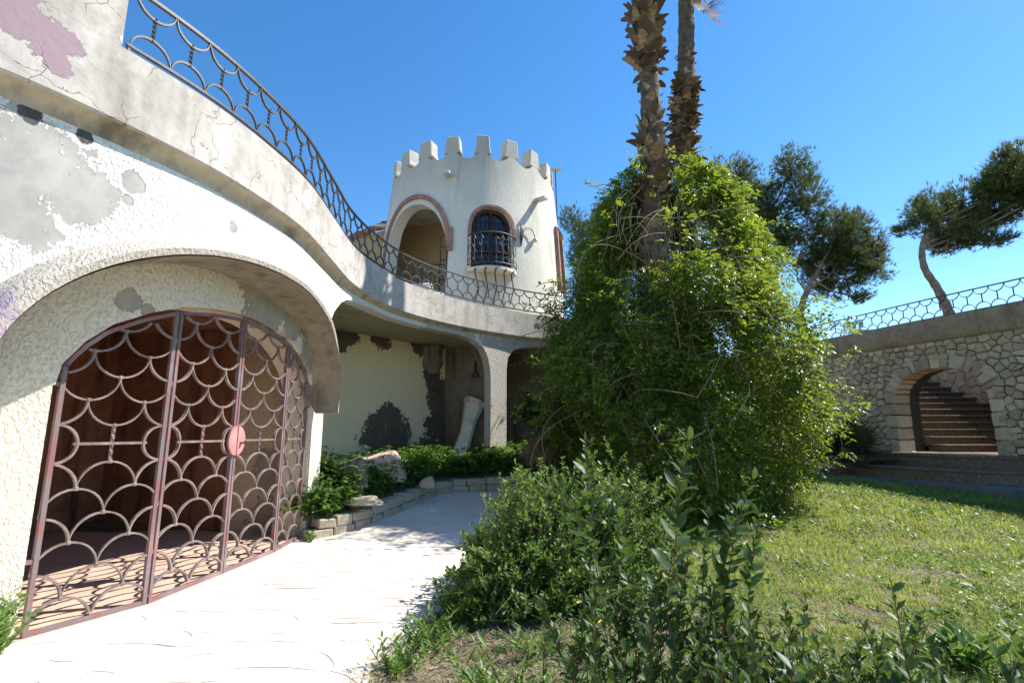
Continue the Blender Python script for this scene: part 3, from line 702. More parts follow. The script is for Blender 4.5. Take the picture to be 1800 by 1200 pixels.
# ---------------------------------------------------------------- railings
def arc_mesh(name, wd_, h, bar, dep, mat, n=14, quarter=False):
    mb = MB(); mb.flat([(-wd_/2*math.cos(math.pi*k/n), 0, -h*math.sin(math.pi*k/n)) for k in range(n+1)], bar, dep, (0, 1, 0))
    me = mb.mesh(name, 40); me.materials.append(mat); return me
def twist_mesh(name, h, r, mat, n=14):
    mb = MB(); mb.tube([(0, 0, h*k/n) for k in range(n+1)], [r if (0 < k < n) else r*1.5 for k in range(n+1)], 4, True, .55)
    me = mb.mesh(name, 30); me.materials.append(mat); return me
def railing(name, label, C, u0, u1, zb, zt, mat, mod=.345):
    p = C.p(u0); t = thing(name, label, 'railing', (p[0], p[1], zb), 'scalloped iron terrace railings')
    n = int(round((u1-u0)/mod)); us = [u0+(u1-u0)*k/n for k in range(n+1)]
    fine = np.arange(u0-.02, u1+.02, .1)
    for z, wd_, nm in ((zt, .05, 'top_rail'), (zb, .04, 'bottom_rail')):
        mb = MB()
        for i in range(len(fine)-1):
            pass
        V = []; F = []
        for i, u in enumerate(fine):
            for d, dz in ((-.018, .5), (.018, .5), (.018, -.5), (-.018, -.5)): V.append(C.P(u, z+dz*wd_*.6, d))
        for i in range(len(fine)-1): F += [(i*4+k, i*4+(k+1) % 4, i*4+4+(k+1) % 4, i*4+4+k) for k in range(4)]
        F += [(0, 1, 2, 3), tuple(len(V)-4+k for k in range(4))]
        mb.raw(V, F); mb.build(nm, mat, t)
    H = zt-zb; h = .165
    am = arc_mesh('scallop', 1, h, .022, .026, mat); tw = twist_mesh('twisted_bar', H-2*h, .016, mat)
    for k in range(n):
        q = [C.P(us[k], 0), C.P(us[k+1], 0)]; d = q[1]-q[0]; rot = Matrix.Rotation(math.atan2(d.y, d.x), 4, 'Z'); c = (q[0]+q[1])/2
        inst('scallop', am, Matrix.Translation(c+Vector((0, 0, zt-.012))) @ rot @ Matrix.Diagonal((d.length*.97, 1, 1, 1)), t)
        inst('scallop', am, Matrix.Translation(c+Vector((0, 0, zb+.012))) @ rot @ Matrix.Diagonal((d.length*.97, 1, -1, 1)), t)
        inst('twisted_bar', tw, Matrix.Translation(c+Vector((0, 0, zb+h))) @ rot, t)
    mb = MB()
    for k in range(0, n+1, 7):
        q = C.P(us[k], zb); mb.tube([q-Vector((0, 0, .12)), q], .014, 5)
    mb.build('foot', mat, t)
    return t
railing('terrace_railing', 'black scalloped iron railing curving along the villa terrace', CR, 5.07, 19.6, 4.935, 5.495, m_irongrey)
CSr = Curve(offset(CS.C, -.12))
railing('terrace_railing', 'black scalloped iron railing on top of the right-hand stone wall', CSr, S0-1.2, S0+10.5, 4.9, 5.47, m_iron)

# ---------------------------------------------------------------- gate
gate = thing('iron_gate', 'faded pink wrought iron gate of four scalloped leaves in arched opening', 'gate', (-3.35, 6.4, 0))
QU = [2.14, 3.11, 4.20, 5.30, 6.24]
def ftop(u): return gtop(u)-.045
MID, GAP, PIT = 1.545, .165, .225
arcU = arc_mesh('scroll', 1, PIT, .016, .03, m_gatearc); colm = MB(); colm.box((0, 0, 0), (.036, .044, .034)); colme = colm.mesh('collar', bevel=.006); colme.materials.append(m_gatearc)
for li in range(4):
    u0, u1 = QU[li], QU[li+1]; P0, P1 = CG.P(u0, 0, .06), CG.P(u1, 0, .06); d = P1-P0; ln = d.length; tx = d/ln; out = Vector((tx.y, -tx.x, 0))
    def W(x, z): return P0+tx*x+Vector((0, 0, z))
    def top(x): return ftop(u0+(u1-u0)*x/ln)
    rotz = Matrix.Rotation(math.atan2(tx.y, tx.x), 4, 'Z'); half = ln/2
    mb = MB()
    for x in (.025, ln-.025):
        mb.flat([W(x, .02), W(x, top(x))], .036, .045, out)
    mb.flat([W(x, .035) for x in (.03, ln-.03)], .042, .04, out)
    mb.flat([W(x, top(x)-.02) for x in np.linspace(.02, ln-.02, 14)], .036, .045, out)
    leaf = mb.build('gate_leaf', m_gate, gate, loc=P0)
    def put(cx, zb, up, lo=-1, hi=1):
        """one scallop: bottom (or top) at zb, opening upwards if up"""
        sg = 1 if up else -1
        pts = [(cx-half/2*math.cos(math.pi*k/14), zb+sg*PIT*(1-math.sin(math.pi*k/14))) for k in range(15)]
        ok = [.0 <= x <= ln and .04 < z < top(min(max(x, 0), ln))-.03 for x, z in pts]
        if all(ok):
            inst('scroll', arcU, Matrix.Translation(W(cx, zb+sg*PIT)) @ rotz @ Matrix.Diagonal((half, 1, sg, 1)), leaf)
        elif sum(ok) > 3:
            run = [];best = []
            for k in range(15):
                if ok[k]: run.append(pts[k])
                else:
                    if len(run) > len(best): best = run
                    run = []
            if len(run) > len(best): best = run
            if len(best) > 2:
                mb = MB(); mb.flat([W(*q) for q in best], .019, .034, out); mb.build('scroll', m_gatearc, leaf)
        if 0.05 < cx < ln-.05 and .05 < zb < top(cx)-.03: inst('collar', colme, Matrix.Translation(W(cx, zb)) @ rotz, leaf)
    for sg in (1, -1):
        for k in range(9):
            zb = MID+sg*(GAP+PIT*k)
            if zb > 3.1 or zb < -.2: break
            for cx in ((half, 0, ln) if k % 2 == 0 else (half/2, 1.5*half)): put(cx, zb, sg > 0)
    # middle band: cross bar between two half rings, twisted rod at the centre
    mb = MB(); mb.flat([W(.17, MID), W(ln-.17, MID)], .024, .024, out); mb.build('cross_bar', m_gatearc, leaf)
    for s_, x0 in ((1, .04), (-1, ln-.04)):
        mb = MB(); mb.flat([W(x0+s_*.16*math.sin(t), MID+GAP*math.cos(t)) for t in np.linspace(0, math.pi, 14)], .019, .034, out); mb.build('half_ring', m_gatearc, leaf)
    tw = twist_mesh('twisted_bar', 2*GAP, .018, m_gate); inst('twisted_bar', tw, Matrix.Translation(W(half, MID-GAP)) @ rotz, leaf)
    if li in (1, 2):
        x0 = ln-.01 if li == 1 else .01; s_ = -1 if li == 1 else 1; mb = MB(); V = []; nA = 14
        for dd in (.03, .055):
            V += [W(x0+s_*.145*math.sin(t), MID+.175*math.cos(t))+out*dd for t in np.linspace(0, math.pi, nA)]
        mb.raw(V, [tuple(range(nA))[::-1], tuple(range(nA, 2*nA))]+[(k, (k+1) % nA, nA+(k+1) % nA, nA+k) for k in range(nA)])
        lp = mb.build('lock_plate', m_gatepink, leaf)
        if li == 2:
            mb = MB(); mb.tube([W(.06, MID-.03)+out*.055, W(.06, MID-.03)+out*.1, W(.09, MID+.0)+out*.1], .012, 5); mb.build('handle', m_iron, leaf)
    if li in (0, 3):
        x0 = 0 if li == 0 else ln; s_ = -1 if li == 0 else 1
        for z in (.6, 2.06):
            mb = MB(); mb.flat([W(x0-s_*.02, z), W(x0+s_*.12, z)], .035, .03, out); mb.build('hinge', m_gate, leaf)

# ---------------------------------------------------------------- stone retaining wall with arch and stairs on the right
AC, AH, AZ0, AZS, AZT = S0+6.21, 1.245, 1.06, 2.5, 3.47
def arch(u): return AZS+(AZT-AZS)*sel((u-AC)/AH, 2.2)
swall = thing('stone_wall', 'dry-stone retaining wall with arched opening and cement cornice', 'wall', (12, 15, .4))
uw = sorted(set([round(v, 3) for v in np.arange(S0-5, S0+12.5, .16)]+[AC-AH, AC+AH]+[AC+AH*s_*k for s_ in (-1, 1) for k in (.995, .98, .95, .9, .8)]))
def wsegs(i):
    a, b = uw[i], uw[i+1]; m = (a+b)/2
    if abs(m-AC) < AH: return [(.2, AZ0-.02, .2, AZ0-.02), (arch(a), 4.25, arch(b), 4.25)]
    return [(.2, 4.25, .2, 4.25)]
shell(uw, lambda u, z, d=0: CS.P(u, z, d+.06), .95, wsegs, 1.).build('wall_core', m_mortar, swall, smooth=30)
prof = [(-.9, 4.86), (.05, 4.86), (.07, 4.82), (.07, 4.3), (.03, 4.22), (-.05, 4.16), (-.2, 4.15)]
sweep(CS, list(np.arange(S0-5, S0+12.5, .25)), prof).build('cornice', m_cornice, swall, smooth=35)
def clip(poly, px, py, nx_, ny_):
    out = []
    for i in range(len(poly)):
        a, b = poly[i], poly[(i+1) % len(poly)]
        da = (a[0]-px)*nx_+(a[1]-py)*ny_; db = (b[0]-px)*nx_+(b[1]-py)*ny_
        if da <= 0: out.append(a)
        if (da < 0 < db) or (db < 0 < da):
            t = da/(da-db); out.append((a[0]+(b[0]-a[0])*t, a[1]+(b[1]-a[1])*t))
    return out
def stones(P, ua, ub, za, zb, step, inside, parent, mat, limit=300, gap=.009, proud=.065):
    sites = []; row = 0; z = za+step*.3
    while z < zb:
        u = ua+step*.6*(row % 2)*random.uniform(.7, 1.2)
        while u < ub:
            sites.append((u+random.uniform(-.36, .36)*step, z+random.uniform(-.3, .3)*step*.8)); u += step*random.uniform(.8, 1.45)
        z += step*.78; row += 1
    sites.sort(key=lambda q: -q[0]); cnt = 0; rest = MB()
    for i, (su, sz) in enumerate(sites):
        if not inside(su, sz): continue
        poly = [(ua-.2, za), (ub+.2, za), (ub+.2, zb), (ua-.2, zb)]
        for j, (tu, tz) in enumerate(sites):
            if i != j and abs(tu-su) < step*3 and abs(tz-sz) < step*3:
                poly = clip(poly, (su+tu)/2, (sz+tz)/2, tu-su, tz-sz)
                if not poly: break
        if len(poly) < 3: continue
        cu, cz = sum(p[0] for p in poly)/len(poly), sum(p[1] for p in poly)/len(poly)
        R = max(math.hypot(p[0]-cu, p[1]-cz) for p in poly)
        if R > step*1.9 or R < .05: continue
        def ring(k, g, d, jit):
            o = []
            for (x, y) in poly:
                l = math.hypot(x-cu, y-cz) or 1; s_ = max(.25, (l-g*random.uniform(.5, 1.7))/l)*k
                o.append(P(cu+(x-cu)*s_+random.uniform(-jit, jit), cz+(y-cz)*s_+random.uniform(-jit, jit), d+random.uniform(-jit, jit)))
            return o
        pr = proud*random.uniform(.45, 1.45); n = len(poly); mb = MB()
        V = ring(1, gap, .1, 0)+ring(1, gap*1.15, -pr*.45, .006)+ring(.8, gap*1.5, -pr, .008)+[P(cu, cz, -pr-random.uniform(-.01, .02))]
        F = [(r*n+k, r*n+(k+1) % n, (r+1)*n+(k+1) % n, (r+1)*n+k) for r in range(2) for k in range(n)]+[(2*n+k, 2*n+(k+1) % n, 3*n) for k in range(n)]
        if cnt < limit: mb.raw(V, F); mb.build('stone', mat, parent)
        else: rest.raw(V, F)
        cnt += 1
    if rest.v: rest.build('stone', mat, parent)['kind'] = 'stuff'
    return cnt
def ins(u, z): return not (abs(u-AC) < AH+.16 and z < arch(min(max(u, AC-AH+.001), AC+AH-.001))+.16 and z > AZ0-.1)
nst = stones(lambda u, z, d=0: CS.P(u, z, d+.06), S0+1.6, S0+8.95, .42, 4.2, .222, ins, swall, m_stone)
nst3 = stones(lambda u, z, d=0: CS.P(u, z, d+.06), S0+9.0, S0+12.3, .42, 4.2, .3, ins, swall, m_stone, limit=0)
nst2 = stones(lambda u, z, d=0: CS.P(u, z, d+.06), S0-1.5, S0+1.35, .42, 4.2, .42, ins, swall, m_stone, limit=0)
# voussoirs round the arch and blocks down the jambs
vp = []
n = 15
for k in range(n+1):
    an = math.pi*(1-(k+(random.uniform(-.28, .28) if 0 < k < n else 0))/n); e = 2/2.2; vp.append((AC+AH*math.copysign(abs(math.cos(an))**e, math.cos(an)), AZS+(AZT-AZS)*abs(math.sin(an))**e))
zz = [AZ0-.15, 1.42, 1.78, 2.15, AZS]
segs = [((AC-AH, zz[k]), (AC-AH, zz[k+1])) for k in range(4)]+[(vp[k], vp[k+1]) for k in range(n)]+[((AC+AH, zz[4-k]), (AC+AH, zz[3-k])) for k in range(4)]
for (a, b) in segs:
    l = math.hypot(b[0]-a[0], b[1]-a[1]); tx_, tz_ = (b[0]-a[0])/l, (b[1]-a[1])/l; g = .012
    def nrm(p):
        if p[1] <= AZS+.001: return (math.copysign(1, p[0]-AC), 0)
        dx, dz = (p[0]-AC)/AH**2, (p[1]-AZS)/(AZT-AZS)**2; m = math.hypot(dx, dz); return dx/m, dz/m
    wd_ = random.uniform(.24, .42); A_ = (a[0]+tx_*g, a[1]+tz_*g); B_ = (b[0]-tx_*g, b[1]-tz_*g); na, nb = nrm(a), nrm(b)
    V = []
    for dp in (-.055-random.uniform(0, .04), .55):
        for (p, nn) in ((A_, na), (B_, nb)):
            for o in (-.025, wd_):
                V.append(CS.P(p[0]+nn[0]*o, p[1]+nn[1]*o, dp+.06))
    V = [v+Vector([random.uniform(-.012, .012) for _ in range(3)]) for v in V]
    mb = MB(); mb.raw(V, [(0, 1, 3, 2), (4, 6, 7, 5), (0, 4, 5, 1), (2, 3, 7, 6), (0, 2, 6, 4), (1, 5, 7, 3)]); mb.build('voussoir', m_stone, swall, bevel=.025)
# rounded steps in front, landing and the stair behind the arch
stair = thing('staircase', 'brown stone staircase climbing behind the arch, rounded steps in front', 'stairs', (13, 15, .4))
cen = CS.p(AC); nn = CS.n(AC); tt = np.array([nn[1]*-1, nn[0]])
for k, (z0, z1, rn, rt) in enumerate(((.3, .74, 1.95, 3.0), (.5, 1.06, 1.15, 2.3))):
    poly = [cen+nn*(rn*math.sin(t)-.05)+tt*rt*math.cos(t) for t in np.linspace(0, math.pi, 26)]
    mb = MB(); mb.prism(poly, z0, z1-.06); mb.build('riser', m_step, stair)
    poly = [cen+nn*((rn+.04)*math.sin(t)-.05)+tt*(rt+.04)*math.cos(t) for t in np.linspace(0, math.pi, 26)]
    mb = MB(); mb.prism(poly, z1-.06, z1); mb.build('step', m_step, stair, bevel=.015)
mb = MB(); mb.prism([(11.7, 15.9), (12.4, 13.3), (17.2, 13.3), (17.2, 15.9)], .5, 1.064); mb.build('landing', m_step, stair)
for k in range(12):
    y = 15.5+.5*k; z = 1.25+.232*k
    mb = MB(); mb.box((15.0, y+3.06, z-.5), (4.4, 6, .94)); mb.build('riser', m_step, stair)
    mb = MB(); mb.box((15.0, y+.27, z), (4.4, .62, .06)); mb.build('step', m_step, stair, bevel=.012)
well = thing('stairwell_wall', 'rubble stone walls enclosing the staircase behind the arch', 'wall', (17.3, 18, 1))
wallseg([(17.22, 13.0), (17.22, 21.8), (12.8, 21.8)], .3, 4.8, -.5).build('wall_core', m_mortar, well)
wallseg([(12.5, 21.9), (12.5, 16.1)], .3, 4.8, -.3).build('wall_core', m_stone, well)
wallseg([(13.3, 13.0), (17.3, 13.0)], .3, 4.8, -.3).build('wall_core', m_stone, well)
def Pw(u, z, d=0): return Vector((17.22+d, u, z))
stones(Pw, 15.0, 21.8, 1.4, 4.8, .36, lambda u, z: True, well, m_stone, limit=290)
def Pb(u, z, d=0): return Vector((u, 21.78+d, z))
stones(Pb, 12.8, 17.1, 3.4, 4.8, .38, lambda u, z: True, well, m_stone, limit=0)
mb = MB()
for poly in ([(17.5, 5), (60, 5), (60, 60), (17.5, 60)], [(9.5, 22), (17.5, 22), (17.5, 60), (5, 60)], [(12.7, 16.0), (12.7, 22), (10.4, 22), (11.9, 17)], [(13.4, 12.8), (14.6, 6), (17.5, 6), (17.5, 12.8)]):
    mb.prism(poly, 4.5, 4.78)
tag(mb.build('terrace_ground', m_soil), kind='structure')

# ---------------------------------------------------------------- vegetation helpers
def unit(v): return v/np.maximum(np.linalg.norm(v, axis=-1, keepdims=True), 1e-9)
def leaves(name, pos, axis, nrm, L, W, mat, parent=None, fold=.18, mid=.45):
    pos, axis = np.asarray(pos, float), unit(np.asarray(axis, float)); n = len(pos)
    L = np.broadcast_to(np.asarray(L, float), (n,))[:, None]; W = np.broadcast_to(np.asarray(W, float), (n,))[:, None]
    side = unit(np.cross(axis, np.asarray(nrm, float))); up = np.cross(side, axis)
    V = np.stack([pos, pos+axis*L*mid+side*W/2+up*W*fold, pos+axis*L, pos+axis*L*mid-side*W/2+up*W*fold], 1).reshape(-1, 3)
    b = np.arange(n)[:, None]*4; F = np.concatenate([b+[0, 1, 2], b+[0, 2, 3]], 1).reshape(-1, 3)
    return link(name, np_mesh(name, V, F), mat, parent)
def rnd_dirs(n): return unit(RNG.normal(size=(n, 3)))
def sprigs(pos, axis, nrm, length, npair=3, lw=.06, ll=.1):
    """pinnate sprigs -> leaf arrays"""
    n = len(pos); axis = unit(axis); side = unit(np.cross(axis, nrm)); up = np.cross(side, axis)
    length = np.broadcast_to(np.asarray(length, float), (n,))[:, None]
    P, A, N, L = [], [], [], []
    for k in range(npair):
        t = .25+.65*k/max(1, npair-1)
        for s_ in (-1, 1):
            P.append(pos+axis*length*t-up*length*.25*t*t); a = unit(axis*.55+side*s_*.85-up*.3+RNG.normal(size=(n, 3))*.18); A.append(a); N.append(unit(up+RNG.normal(size=(n, 3))*.35)); L.append(RNG.uniform(.75, 1.15, n)*ll)
    P.append(pos+axis*length*.95-up*length*.22); A.append(unit(axis-up*.5)); N.append(up); L.append(RNG.uniform(.9, 1.3, n)*ll)
    P, A, N, L = map(np.concatenate, (P, A, N, L)); return P, A, N, L

# ---------------------------------------------------------------- vine-covered mound around the palms
VC = np.array([3.72, 11.65])
ZR = [-.3, 0.2, 1., 2., 2.7, 3.4, 4.3, 6., 7.2, 7.8, 8.3]; RR = [2.3, 2.35, 2.5, 2.65, 2.65, 2.5, 2.2, 1.85, 1.25, .75, .2]
def vrad(th, z):
    r = np.interp(z, ZR, RR)
    lump = 1+.10*np.sin(3*th+1.3*z)+.08*np.sin(5*th-2.1*z+1)+.07*np.sin(9*th+3.3*z+2)+.05*np.sin(2*th+.4)
    return r*lump
def vpt(th, z, k=1.):
    r = vrad(th, z)*k; return np.stack([VC[0]+r*np.cos(th), VC[1]+r*np.sin(th), z], -1)
vine = thing('vine_thicket', 'huge mound of bright green climbing vine smothering the palm bases', 'vine', (VC[0], VC[1], .2))
P_, A_, N_, Ln = [], [], [], []
stems = MB(); nstr = 1500
for i in range(nstr):
    th = random.uniform(0, 2*math.pi)
    z0 = 7.9*random.random()**.62+.15
    L = random.uniform(.8, 2.6); k0 = random.uniform(.80, 1.02); pts = []
    dth = random.uniform(-.25, .25); flare = random.uniform(-.02, .15)*(1 if random.random() < .8 else 2)
    n = int(L/.085)
    for j in range(n):
        s_ = j/n; z = z0+.25*math.sin(min(1, s_*3)*math.pi)*.5-L*s_**1.5*.85
        if z < .12: break
        pts.append(vpt(th+dth*s_, z, k0+flare*math.sin(math.pi*min(1, s_*1.3)*.8)))
    if len(pts) < 3: continue
    pts = np.array(pts); tg = unit(np.gradient(pts, axis=0)); rd = np.array([math.cos(th), math.sin(th), .25])
    # keep the front of the trunk partly bare high up
    front = math.cos(th+1.86) > .72 and pts[0, 2] > 5.2
    if front and random.random() < .85: continue
    P_.append(pts); sd = np.cross(tg, rd)*np.where(np.arange(len(pts)) % 2, 1, -1)[:, None]
    A_.append(unit(rd*.75+sd*.7+RNG.normal(size=pts.shape)*.45+tg*.25)); N_.append(unit(np.array([0, 0, 1.])+RNG.normal(size=pts.shape)*.4+rd*.3)); 
    if i % 5 == 0: stems.tube([tuple(p) for p in pts[::3]], .007, 3, False)
P_, A_, N_ = map(np.concatenate, (P_, A_, N_))
cl = np.floor(P_*2.6).astype(int); hsh = (cl[:, 0]*73856093 ^ cl[:, 1]*19349663 ^ cl[:, 2]*83492791) % 100; kp = (hsh > 24) | (RNG.random(len(P_)) < .15); P_, A_, N_ = P_[kp], A_[kp], N_[kp]
fm = (np.cos(np.arctan2(P_[:, 1]-VC[1], P_[:, 0]-VC[0])+1.86) > .72) & (P_[:, 2] > 4.9) & (RNG.random(len(P_)) > .10); P_, A_, N_ = P_[~fm], A_[~fm], N_[~fm]
nn_ = 9000; th = RNG.uniform(0, 2*math.pi, nn_); z = RNG.uniform(.1, 7.7, nn_)**1.0; kk = RNG.uniform(.62, .98, nn_)
fr = (np.cos(th+1.86) > .7) & (z > 4.8)
inner = np.stack([vpt(t, zz_, k) for t, zz_, k in zip(th, z, kk)])[~fr]
P_ = np.concatenate([P_, inner]); A_ = np.concatenate([A_, unit(rnd_dirs(len(inner))+np.array([0, -.2, -.2]))]); N_ = np.concatenate([N_, unit(rnd_dirs(len(inner))*.5+np.array([0, 0, 1.]))])
P2, A2, N2, L2 = sprigs(P_, A_, N_, RNG.uniform(.14, .26, len(P_)), 3, ll=.088)
keep = P2[:, 2] > .05
leaves('foliage', P2[keep], A2[keep], N2[keep], L2[keep], L2[keep]*.52, m_vine, vine)['kind'] = 'stuff'
# loose shoots standing out of the outline
sp, sa, sn = [], [], []
for i in range(150):
    th = random.uniform(0, 2*math.pi); z = random.uniform(1.5, 7.8); p = vpt(th, z, .98); d = np.array([math.cos(th)*.8, math.sin(th)*.8, random.uniform(-.1, 1.1 if z > 5 else .6)]); d /= np.linalg.norm(d)
    L = random.uniform(.4, 1.1); n = int(L/.08); pts = [p+d*L*k/n+np.array([0, 0, -.45*L*(k/n)**2]) for k in range(n+1)]
    stems.tube([tuple(q) for q in pts[::2]], .006, 3, False)
    for k, q in enumerate(pts[2:]): sp.append(q); sa.append(unit(d+RNG.normal(size=3)*.8)); sn.append([0, 0, 1.])
P3, A3, N3, L3 = sprigs(np.array(sp), np.array(sa), np.array(sn)+RNG.normal(size=(len(sp), 3))*.3, RNG.uniform(.12, .2, len(sp)), 2, ll=.08)
leaves('shoot', P3, A3, N3, L3, L3*.5, m_vine, vine)['kind'] = 'stuff'
# bare hanging twigs inside
for i in range(420):
    th = random.uniform(0, 2*math.pi); z = random.uniform(1.5, 7.); k = random.uniform(.7, 1.02); L = random.uniform(1, 2.4)
    pts = [tuple(vpt(th+.05*math.sin(j+i), max(.05, z-L*j/6), k+.03*math.sin(j*1.7+i))) for j in range(7)]; stems.tube(pts, .006, 3, False)
for i in range(60):
    th = random.uniform(math.pi*1.0, math.pi*2.1); z = random.uniform(2, 6.5); p = Vector(vpt(th, z, .93)); d = Vector((math.cos(th)*.4+random.uniform(-1, 1), math.sin(th)*.6, random.uniform(-.9, .3))).normalized(); L = random.uniform(.8, 1.7)
    stems.tube([p+d*L*k/6+Vector((math.cos(th), math.sin(th), 0))*.3*math.sin(k/6*3.1)+Vector((0, 0, -.3*(k/6)**2)) for k in range(7)], .009, 4, False)
stems.build('stem', m_twig, vine)['kind'] = 'stuff'

# ---------------------------------------------------------------- palms
mb = MB()                                           # a dry frond base (boot)
V = []; prof = [(0, .0, .135, .05), (.09, .035, .13, .045), (.19, .075, .105, .03), (.27, .115, .07, .02), (.33, .17, .03, .01)]
for z, y, w_, t_ in prof: V += [(-w_, y+.01, z), (0, y+t_+.012, z), (w_, y+.01, z), (0, y-.02, z)]
mb.raw(V, [(3, 2, 1, 0), (16, 17, 18, 19)]+[(j*4+k, j*4+(k+1) % 4, j*4+4+(k+1) % 4, j*4+4+k) for j in range(4) for k in range(4)])
stubm = mb.mesh('frond_stub', 60); stubm.materials.append(m_stub)
def fan_mesh(name, R, seg, mat, droop=.25, spread=2.4):
    V = []; F = []
    for k in range(seg):
        a0 = -spread+2*spread*k/seg; a1 = -spread+2*spread*(k+1)/seg; am = (a0+a1)/2; ri = .18*R
        rr = R*(1-.25*abs(am/spread)**2)*random.uniform(.9, 1.05)
        b = len(V)
        for (a_, r_, h_) in ((a0, ri, 0), (a1, ri, 0), (am+.06, rr*.6, .03-.1*droop), (am-.06, rr*.6, -.1*droop), (am, rr, -droop*R*.5*random.uniform(.5, 1.4))):
            V.append((r_*math.sin(a_), r_*math.cos(a_), h_))
        F += [(b, b+1, b+2), (b, b+2, b+3), (b+3, b+2, b+4)]
    me = np_mesh(name, V, F); me.materials.append(mat); return me
fan_g = fan_mesh('frond', 1.0, 26, m_fan); fan_d = fan_mesh('frond', 1.0, 26, m_deadfan, .7)
def palm(label, pts, rads, zones, crown_z):
    base = Vector(pts[0]); t = thing('palm_tree', label, 'palm tree', base, 'tall fan palms')
    C = catmull([(p[0], p[1], p[2]) for p in pts], 22); zs = C[:, 2]
    rr = np.interp(zs, [p[2] for p in pts], rads)*(1+.05*np.sin(zs*22)+.035*np.sin(zs*9.3+1))
    mb = MB(); mb.tube([tuple(q) for q in C], list(rr), 12); trunk = mb.build('trunk', m_trunk, t, smooth=60)
    for (z0, z1, dens, size, out) in zones:
        n = int((z1-z0)*dens)
        for k in range(n):
            z = z0+(z1-z0)*(k+random.random()*.6)/n; x = np.interp(z, zs, C[:, 0]); y = np.interp(z, zs, C[:, 1]); r = np.interp(z, zs, rr)*.9
            an = k*2.399+random.uniform(-.3, .3); s_ = size*random.uniform(.6, 1.25)
            if random.random() < .12: s_ *= 1.25
            M = Matrix.Translation((x, y, z)) @ Matrix.Rotation(an, 4, 'Z') @ Matrix.Translation((0, r, -.1)) @ Matrix.Rotation(-rad(random.gauss(out, 26)), 4, 'X') @ Matrix.Rotation(rad(random.gauss(0, 26)), 4, 'Y') @ Matrix.Diagonal((s_*random.uniform(.8, 1.4), s_*random.uniform(.8, 1.3), s_, 1))
            inst('frond_stub', stubm, M, t)
    top = Vector(C[-1])
    for k in range(26):
        an = k*2.4; el = rad(random.uniform(-15, 70)); R = random.uniform(.9, 1.2); L = random.uniform(.7, 1.1)
        h = Vector((math.cos(an)*math.cos(el), math.sin(an)*math.cos(el), math.sin(el)))
        M = Matrix.Translation(top+h*L) @ h.to_track_quat('Y', 'Z').to_matrix().to_4x4() @ Matrix.Scale(R, 4)
        inst('frond', fan_g, M, t)
    return t, top
p1, top1 = palm('thick palm with shaggy brown frond stubs, trunk rising from the vine', [(3.36, 11.5, .1), (3.36, 11.5, 3), (3.36, 11.5, 6), (3.43, 11.5, 8.0), (3.44, 11.5, 10.2), (3.37, 11.5, 12.6), (3.4, 11.5, 15), (3.4, 11.5, 18)],
    [.42, .38, .33, .29, .23, .25, .24, .22],
    [(4.4, 7.0, 26, .75, -8), (7.05, 7.6, 80, .85, 38), (7.6, 9.35, 62, .8, 4), (9.35, 10.3, 26, .5, 0), (10.3, 10.75, 22, .85, 75), (10.7, 12.6, 50, 1.0, 32)], 18)
p2, top2 = palm('slimmer grey palm behind, bare above a collar of frond stubs', [(4.3, 12.8, .1), (4.45, 12.8, 5), (4.61, 12.8, 8.75), (4.86, 12.8, 11.5), (5.0, 12.8, 13.9), (5.05, 12.8, 16.5)],
    [.36, .3, .25, .235, .21, .2], [(8.55, 8.95, 60, .85, 85), (8.95, 11.35, 90, .72, 62), (11.3, 12.3, 26, .4, 10)], 16)
# one dead frond hanging at the crown of the slimmer palm
for (off, an, sc) in (((.42, -.1, -2.9), .4, .85), ((.6, .2, -2.6), -.3, .8)):
    q = top2+Vector(off); M = Matrix.Translation(q) @ Matrix.Rotation(an, 4, 'Z') @ Matrix.Rotation(rad(-105), 4, 'X') @ Matrix.Rotation(rad(-25), 4, 'Y') @ Matrix.Scale(sc, 4)
    inst('frond', fan_d, M, p2)
mb = MB(); mb.tube([top2+Vector((.1, 0, -1.2)), top2+Vector((.35, 0, -1.9)), top2+Vector((.5, 0, -2.7))], .025, 5); mb.build('stalk', m_stub, p2)

